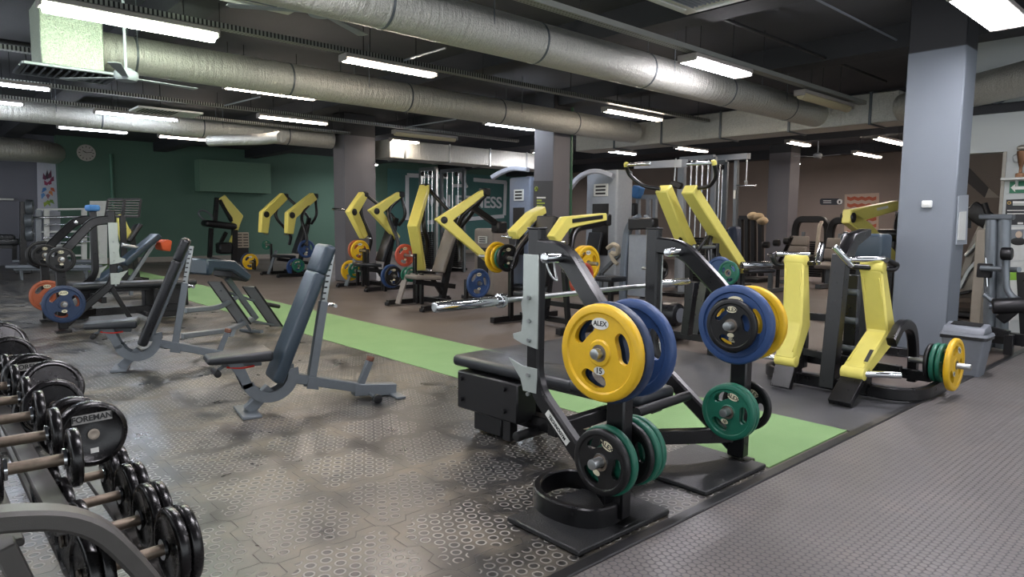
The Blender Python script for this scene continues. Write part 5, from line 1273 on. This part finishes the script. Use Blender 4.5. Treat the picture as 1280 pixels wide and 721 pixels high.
# cable / dip machine by the white wall
G = thing('multi_station', 'silver cable multi-station with black rollers at the right edge', 'exercise machine', (9.3, 1.6, 0)); XM = 9.2
for x in (1237, 1253): MB().cyl(V((XM, Xp(x, 420, XM).y, .02)), Xp(x+3, 272, XM), .062, n=18).build('upright', SILV, G)
bbar(G, Xp(1246, 418, XM+.12), Xp(1247, 275, XM+.12), .08, .05, 'black_rail', BLACK, (0, 1, 0))
MB().box(Xp(1246, 271, XM), (.14, .32, .06), bev=.01).build('top_cap', SILVD, G)
MB().bar(Xp(1180, 400, XM-.4), Xp(1262, 418, XM-.4), .07, .08).build('black_boom', BLACK, G)
a0 = Xp(1232, 424, XM-.2); a1 = Xp(1300, 440, XM-.2); a0.z = a1.z = .17; MB().bar(a0, a1, .1, .13).build('base_beam', BLACK, G)
for p in (a0, a1): MB().box((p.x, p.y, .055), (.12, .1, .11)).build('base_foot', BLACKM, G)
MB().bar(Xp(1262, 418, XM-.4), V((XM-.4, Xp(1262, 418, XM-.4).y, .02)), .08, .08, (0, 1, 0)).build('boom_post', BLACK, G)
MB().tube([Xp(1226, 335, XM-.15), Xp(1266, 337, XM-.2), Xp(1274, 337, XM-.25)], .03, 10).build('cross_arm', SILV, G)
btube(G, [Xp(1257, 312, XM-.3), Xp(1257, 335, XM-.3), Xp(1258, 362, XM-.3), Xp(1268, 374, XM-.3), Xp(1285, 377, XM-.3)], .034, .1, 'bent_lever', SILV)
MB().cyl(Xp(1251, 317, XM-.35), Xp(1266, 317, XM-.35), .07, n=18, bev=.02).build('upper_roller', BLACKM, G)
q = Xp(1240, 383, XM-.4); MB().cyl(q, q+V((.12, -.36, .05)), .085, n=18, bev=.02).build('lower_roller', BLACKM, G); MB().cyl(q+V((-.01, .03, 0)), q, .03, n=12).build('roller_cap', SILV, G)
MB().padbar(Xp(1250, 400, XM-.3), Xp(1277, 378, XM-.3), .12, .09, (1, 0, 0)).build('knee_pad', BLACKM, G)
MB().tube([Xp(1230, 368, XM-.2), Xp(1240, 376, XM-.2)], .03, 8).build('peg', SILV, G)
MB().cyl(Xp(1232, 322, XM-.1), Xp(1234, 358, XM-.1), .012, n=8).build('adjust_chain', CHROME, G); MB().box(Xp(1231, 338, XM-.1), (.08, .14, .16), bev=.01).build('slider_block', BLACKM, G)
q = Xp(1284, 405, XM-.2); bbar(G, V((q.x, q.y, .1)), Xp(1276, 340, XM-.2), .07, .07, 'rear_post', BLACK, (0, 1, 0))
MB().box((10.6, Xp(1225, 350, 10.6).y, .68), (.2, .12, 1.35), bev=.01).build('side_panel', mat('beige_paint', '#8f877a', .5), G)
# shelf, trophy, signs on the white wall
XW = 10.74
sh = thing('wall_shelf', 'thin white shelf on the white wall above the green exit sign', 'shelf', Xp(1270, 224, XW)); a0 = Xp(1255, 224.5, XW)
MB().box((XW-.09, a0.y-.55, a0.z), (.18, 1.1, .03)).build('board', WHITEP, sh)
for dy in (.15, .9): MB().prism([V((XW-.002, a0.y-dy, a0.z-.015)), V((XW-.12, a0.y-dy, a0.z-.015)), V((XW-.002, a0.y-dy, a0.z-.11))], (0, .02, 0), 0).build('bracket', WHITEP, sh)
tq = Xp(1275, 222, XW-.1); tr = thing('trophy', 'bronze trophy cup standing on the white wall shelf', 'trophy', (XW-.1, tq.y, a0.z+.015)); z0 = a0.z+.0155
MB().lathe([(0, 0), (.055, 0), (.055, .05), (.02, .06), (.018, .12), (.03, .16), (.05, .28), (.055, .33), (.045, .33), (.0, .2)], (XW-.1, tq.y, z0), (0, 0, 1), 24).build('cup', mat('bronze', '#7a5a44', .3, .8), tr)
for s in (-1, 1): MB().tube([(XW-.1, tq.y+s*.05, z0+.3), (XW-.1, tq.y+s*.1, z0+.27), (XW-.1, tq.y+s*.08, z0+.2), (XW-.1, tq.y+s*.035, z0+.19)], .008, 8, .03).build('handle', STEEL, tr)
MB().sphere((XW-.1, tq.y, z0+.37), .05, (1, 1.2, .8)).build('lid', mat('pewter', '#b3aea3', .35, .7), tr)
ex = thing('exit_sign', 'green emergency exit sign with a white arrow on the white wall', 'sign', Xp(1271, 234, XW))
def wq(px, X): return [Xp(x, y, X) for x, y in px]
wquad('plate', [(1262.5, 227), (1292, 226), (1291, 241), (1261.5, 241.5)], XW-.004, mat('exit_green', '#1d6b4a', .45), ex)
wquad('arrow', [(1263.5, 234.5), (1269.5, 229.5), (1269, 233), (1288, 232.5), (1288, 236.5), (1268.7, 237), (1269, 240)], XW-.014, WST, ex, .006)
ps = thing('poster', 'black poster with white heading below the exit sign on the white wall', 'poster', Xp(1270, 266, XW))
wquad('sheet', [(1258, 249.5), (1294, 248), (1292, 281), (1256, 281)], XW-.004, mat('poster_black', '#25272b', .5), ps)
for x0, x1, y, t_ in ((1266, 1288, 253, 1.6), (1266, 1284, 256, .6), (1259, 1288, 263, .5), (1259, 1286, 267, .5), (1272, 1279, 279, 1.2)): wquad('text_line', [(x0, y-t_), (x1, y-t_), (x1, y+t_), (x0, y+t_)], XW-.013, WST, ps, .004)
q = Xp(1261.5, 253.5, XW-.016); MB().lathe([(.012, 0), (.022, 0), (.022, .004), (.012, .004), (.012, 0)], q, (-1, 0, 0), 16).build('emblem', mat('gold_print', '#a98a45', .5), ps)
pt = thing('poster', 'white poster with a grey portrait, lower on the white wall at the right edge', 'poster', Xp(1272, 300, XW))
wquad('sheet', [(1262, 284), (1292, 283), (1291, 325), (1260, 326)], XW-.004, WHITEP, pt); wquad('photo', [(1264, 287), (1280, 286.5), (1279, 302), (1263, 302)], XW-.013, mat('photo_grey', '#70767c', .5), pt, .004)
q = Xp(1273.5, 293, XW-.02); MB().sphere(q, .045, (.1, .8, 1)).build('portrait_head', mat('photo_skin', '#c4b09c', .5), pt); MB().sphere(q+V((0, 0, -.09)), .07, (.06, 1.2, .7)).build('portrait_shoulders', INK, pt); wquad('green_band', [(1260, 340), (1290, 340), (1290, 350), (1260, 350)], XW-.013, mat('lime_print', '#84b53c', .5), pt, .004); wquad('lower_sheet', [(1260, 327), (1291, 326), (1290, 400), (1258, 400)], XW-.004, WHITEP, pt)
# elliptical trainer beyond the doorway
el = thing('elliptical_trainer', 'silver elliptical trainer in the room beyond, right of the column', 'exercise machine', (12.4, 3.4, 0)); XL = 12.2
MB().prism([Xp(1198, 372, XL), Xp(1203, 345, XL), Xp(1218, 332, XL), Xp(1233, 322, XL), Xp(1234, 352, XL), Xp(1228, 372, XL)], (.16, 0, 0), .03, 2).build('flywheel_cover', mat('warm_silver', '#8b857c', .4, .3), el)
MB().rtube([Xp(1205, 345, XL), Xp(1217, 308, XL), Xp(1232, 278, XL)], .12, .08, .1).build('mast', mat('warm_silver', '#8b857c', .4, .3), el)
MB().box(Xp(1226, 270, XL), (.1, .42, .26), rot=(.7, 0, 0), bev=.04, seg=2).build('console', BLACKM, el)
btube(el, [Xp(1207, 320, XL-.1), Xp(1226, 300, XL-.1), Xp(1236, 275, XL-.1), Xp(1231, 255, XL-.1)], .03, .1, 'moving_handle', STEEL); MB().cyl(Xp(1235.5, 270, XL-.1), Xp(1230.5, 254, XL-.1), .04, n=12).build('grip', BLACKM, el)
btube(el, [Xp(1211, 285, XL+.1), Xp(1212, 262, XL+.1)], .03, .1, 'fixed_handle'); MB().cyl(Xp(1211.7, 275, XL+.1), Xp(1212.3, 257, XL+.1), .04, n=12).build('grip', BLACKM, el)
q = Xp(1215, 378, XL); MB().box((XL, q.y, .06), (.6, 1.0, .1), bev=.03).build('base', BLACKM, el); MB().prism([Xp(1194, 366, XL-.12), Xp(1214, 362, XL-.12), Xp(1214, 366, XL-.12), Xp(1194, 370, XL-.12)], (.18, 0, 0), .01).build('pedal', BLACKM, el)
MB().rtube([Xp(1200, 360, XL-.1), Xp(1212, 335, XL-.1), Xp(1230, 320, XL-.1)], .06, .06, .1).build('link_arm', STEEL, el)

# ================================================================== FAR LEFT
# raised decline bench
hb = thing('incline_bench', 'silver incline bench with a long dark board, behind the left bench press', 'weight bench', Zp(170, 372)); bh = (Zp(170, 372).x, Zp(170, 372).y)
def hp_(x, y, th=8): return Vp(x, y, bh, th)
upad(hb, hp_(152, 330), hp_(196, 294), .34, .1, (0, 0, 1), 'board', BLUEL); upad(hb, hp_(122, 352), hp_(148, 334), .34, .09, (0, 0, 1), 'lower_board', BLUEL)
bbar(hb, hp_(160, 354), hp_(193, 303), .06, .07, 'support_strut', SILV, (0, 1, 0)); bbar(hb, hp_(130, 352), hp_(164, 354), .08, .08, 'base_tube', SILV)
bbar(hb, hp_(140, 345), hp_(139, 367), .06, .06, 'front_leg', SILV, (0, 1, 0)); MB().cyl(hp_(152, 306), hp_(172, 310), .035, n=12, bev=.006).build('leg_roller', STEEL, hb); bbar(hb, hp_(163, 354), hp_(164, 369), .06, .06, 'rear_leg', SILV, (0, 1, 0))
MB().cyl(hp_(171, 353)-lat(8)*.1, hp_(171, 353)+lat(8)*.1, .09, n=16, bev=.02).build('wheel', BLACKM, hb)
# hyperextension behind with black pad
hy = thing('seated_bench', 'dark upright seat back with a yellow lever behind the incline bench', 'exercise machine', Zp(170, 352)); bh2 = (Zp(170, 352).x, Zp(170, 352).y)
def hq(x, y, th=8): return Vp(x, y, bh2, th)
upad(hy, hq(158, 303), hq(173, 281), .5, .1, (1, 0, .6), 'back_pad', LEATH); bbar(hy, hq(165, 295), hq(172, 350), .1, .1, 'post', BLACK, (0, 1, 0)); bbar(hy, hq(150, 345), hq(185, 350), .1, .1, 'floor_beam', BLACK)
MB().arm([hq(150, 268), hq(153, 284), hq(160, 300)], lat(8), .16, [.1, .2, .3], .03).build('yellow_lever', YEL, hy); upad(hy, hq(150, 325), hq(165, 322), .4, .1, (0, 0, 1), 'seat', LEATH); bbar(hy, hq(157, 326), hq(157, 347), .09, .09, 'seat_post', BLACK, (0, 1, 0))
# slatted calf board on top of the near upright of the left bench
sl = thing('slatted_platform', 'black slatted double board rising behind the near upright of the left bench press', 'foot plate', Zp(155, 360)); bs = (Zp(150, 362).x, Zp(150, 362).y)
def sp_(x, y): return Vp(x, y, bs, -15)
for (x0, x1) in ((133, 154), (155.5, 175)):
    c_ = [sp_(x0+(2 if x0 < 150 else 1), 249), sp_(x1+1, 249), sp_(x1-1.5, 271), sp_(x0-1, 270.5)]
    f = MB()
    for a, b in ((0, 1), (1, 2), (2, 3), (3, 0)): f.bar(c_[a], c_[b], .04, .035, (0, 1, 0))
    f.build('board_frame', BLACKM, sl)
    for k in range(7):
        t = (k+.5)/7; MB().bar(c_[0].lerp(c_[3], t), c_[1].lerp(c_[2], t), .02, .03, (0, 1, 0)).build('slat', mat('slat_grey', '#57534f', .5), sl)
bbar(sl, sp_(153, 270), V((sp_(153, 270).x, sp_(153, 270).y, 0)), .1, .1, 'post', BLACK, (0, 1, 0)); MB().box((sp_(153, 270).x, sp_(153, 270).y, .03), (.5, .5, .055)).build('foot', BLACK, sl)
o = MB().prism([hp_(196, 303), hp_(206, 299), hp_(211, 301), hp_(209, 314), hp_(199, 312)], lat(8)*.3, .02, 2).build('orange_cloth', mat('orange_cloth', '#c4532c', .8), hb)
# dumbbell storage far left with chrome bars
ra = thing('barbell_rack', 'white-framed barbell rack with chrome bars in the far left corner', 'storage rack', Zp(75, 335)); br_ = (Zp(70, 338).x, Zp(70, 338).y)
def rp(x, y, off=0.): return Vp(x, y, br_, -12)+lat(-12)*off
for x in (48, 58, 105): bbar(ra, rp(x, 336), rp(x, 262), .12, .12, 'upright', WHITEP if x > 50 else LGREY, (0, 1, 0))
for y in (262, 290, 307, 320): bbar(ra, rp(46, y), rp(108, y-1), .06, .05, 'shelf_rail', WHITEP)
wq_ = [rp(50, 264, .1), rp(75, 264, .1), rp(76, 330, .1), rp(52, 330, .1)]; MB().prism(wq_, lat(-12)*.02, 0).build('panel', mat('grey_white_panel', '#8f939c', .5), ra)
MB().prism([rp(112, 251, .12), rp(134, 251, .12), rp(134, 330, .12), rp(112, 330, .12)], lat(-12)*.03, 0).build('side_board', WHITEP, ra)
for k, (y, r_, x0, x1) in enumerate(((272, .03, 42, 110), (281, .022, 55, 112), (297, .022, 55, 118), (303, .026, 55, 120))):
    tag(MB().cyl(rp(x0, y, -.12-.02*k), rp(x1, y-1.5, -.12-.02*k), r_, n=12).build('barbell', CHROME, origin=rp((x0+x1)/2, y, -.12-.02*k)), ('topmost', 'second', 'third', 'lowest')[k]+' chrome bar on the white-framed rack in the far left corner', 'barbell', 'bars on the corner rack')
pt2 = thing('plate_tree', 'black plate tree with grey plates, far left by the grey wall', 'plate rack', Zp(30, 340)); bt = (Zp(30, 342).x, Zp(30, 342).y)
def tp(x, y): return Vp(x, y, bt, -12)
bbar(pt2, tp(29, 340), tp(29, 252), .14, .14, 'post', BLACK, (0, 1, 0)); bbar(pt2, tp(20, 338), tp(40, 338), .3, .1, 'base', BLACK)
for x, y, r_ in ((37, 259, .19), (36, 276, .19), (37, 292, .19)):
    c_ = tp(x, y); tag(MB().cyl(c_-unit(-12)*.08, c_+unit(-12)*.08, r_, n=24, bev=.03).build('weight_plate', SILVD, origin=c_), {259: 'topmost grey plate on the far left plate tree', 276: 'middle grey plate on the far left plate tree', 292: 'lowest grey plate on the far left plate tree'}[y], 'weight plate')
    MB().cyl(tp(29, y), c_+unit(-12)*.1, .04, n=10).build('horn', STEEL, pt2)
db = thing('flat_bench', 'low black bench crowded with dark gear against the grey wall, far left edge', 'weight bench', Zp(10, 336)); bd = (Zp(10, 340).x, Zp(10, 340).y)
def dp(x, y): return Vp(x, y, bd, -8)
upad(db, dp(-15, 302), dp(24, 302), .6, .16, (0, 0, 1), 'pad', LEATH); bbar(db, dp(-10, 308), dp(20, 308), .1, .1, 'pad_beam', BLACK)
for x in (-8, 18): bbar(db, dp(x, 306), dp(x, 326), .1, .1, 'leg', BLACK, (0, 1, 0))
for k, x in enumerate((2, 8, 14)): tag(MB().cyl(dp(x, 297)-lat(-8)*.3, dp(x, 297)+lat(-8)*.3, .085, n=16, bev=.03).build('roller', BLACKM, origin=dp(x, 297)), ('left', 'middle', 'right')[k]+'most black roll lying on the low bench at the far left edge' if k != 1 else 'middle black roll lying on the low bench at the far left edge', 'foam roller', 'black rolls on the low bench')
# low grey benches beside the left bench press
for k, (x0, x1, y) in enumerate(((20, 130, 333), (12, 140, 342))):
    A = Zp(x0, y+8); Bq = Zp(x1, y+8); o = thing('flat_bench', ('farther', 'nearer')[k]+' of two low grey flat benches behind the left bench press', 'weight bench', (A+Bq)/2)
    d_ = (Bq-A).normalized(); A2 = A+V((0, 0, .3)); B2 = Bq+V((0, 0, .3)); L_ = (B2-A2).length
    upad(o, A2, A2+d_*min(L_, 1.9), .3, .07, (0, 0, 1), 'pad', mat('grey_vinyl', '#6b7076', .45)); bbar(o, A2+d_*.1-V((0, 0, .06)), A2+d_*1.75-V((0, 0, .06)), .06, .05, 'rail', SILVD)
    for t in (.25, 1.6): bbar(o, A+d_*t, A+d_*t+V((0, 0, .24)), .06, .06, 'leg', SILVD, (0, 1, 0)); 
# wall shelf stub at the left edge
tag(MB().box(Yp(3, 249, YB+.2), (.5, .25, .05)).build('wall_shelf', WHITEP, origin=Yp(3, 249, YB+.2)), 'short white shelf on the grey wall, cut by the left edge', 'shelf')
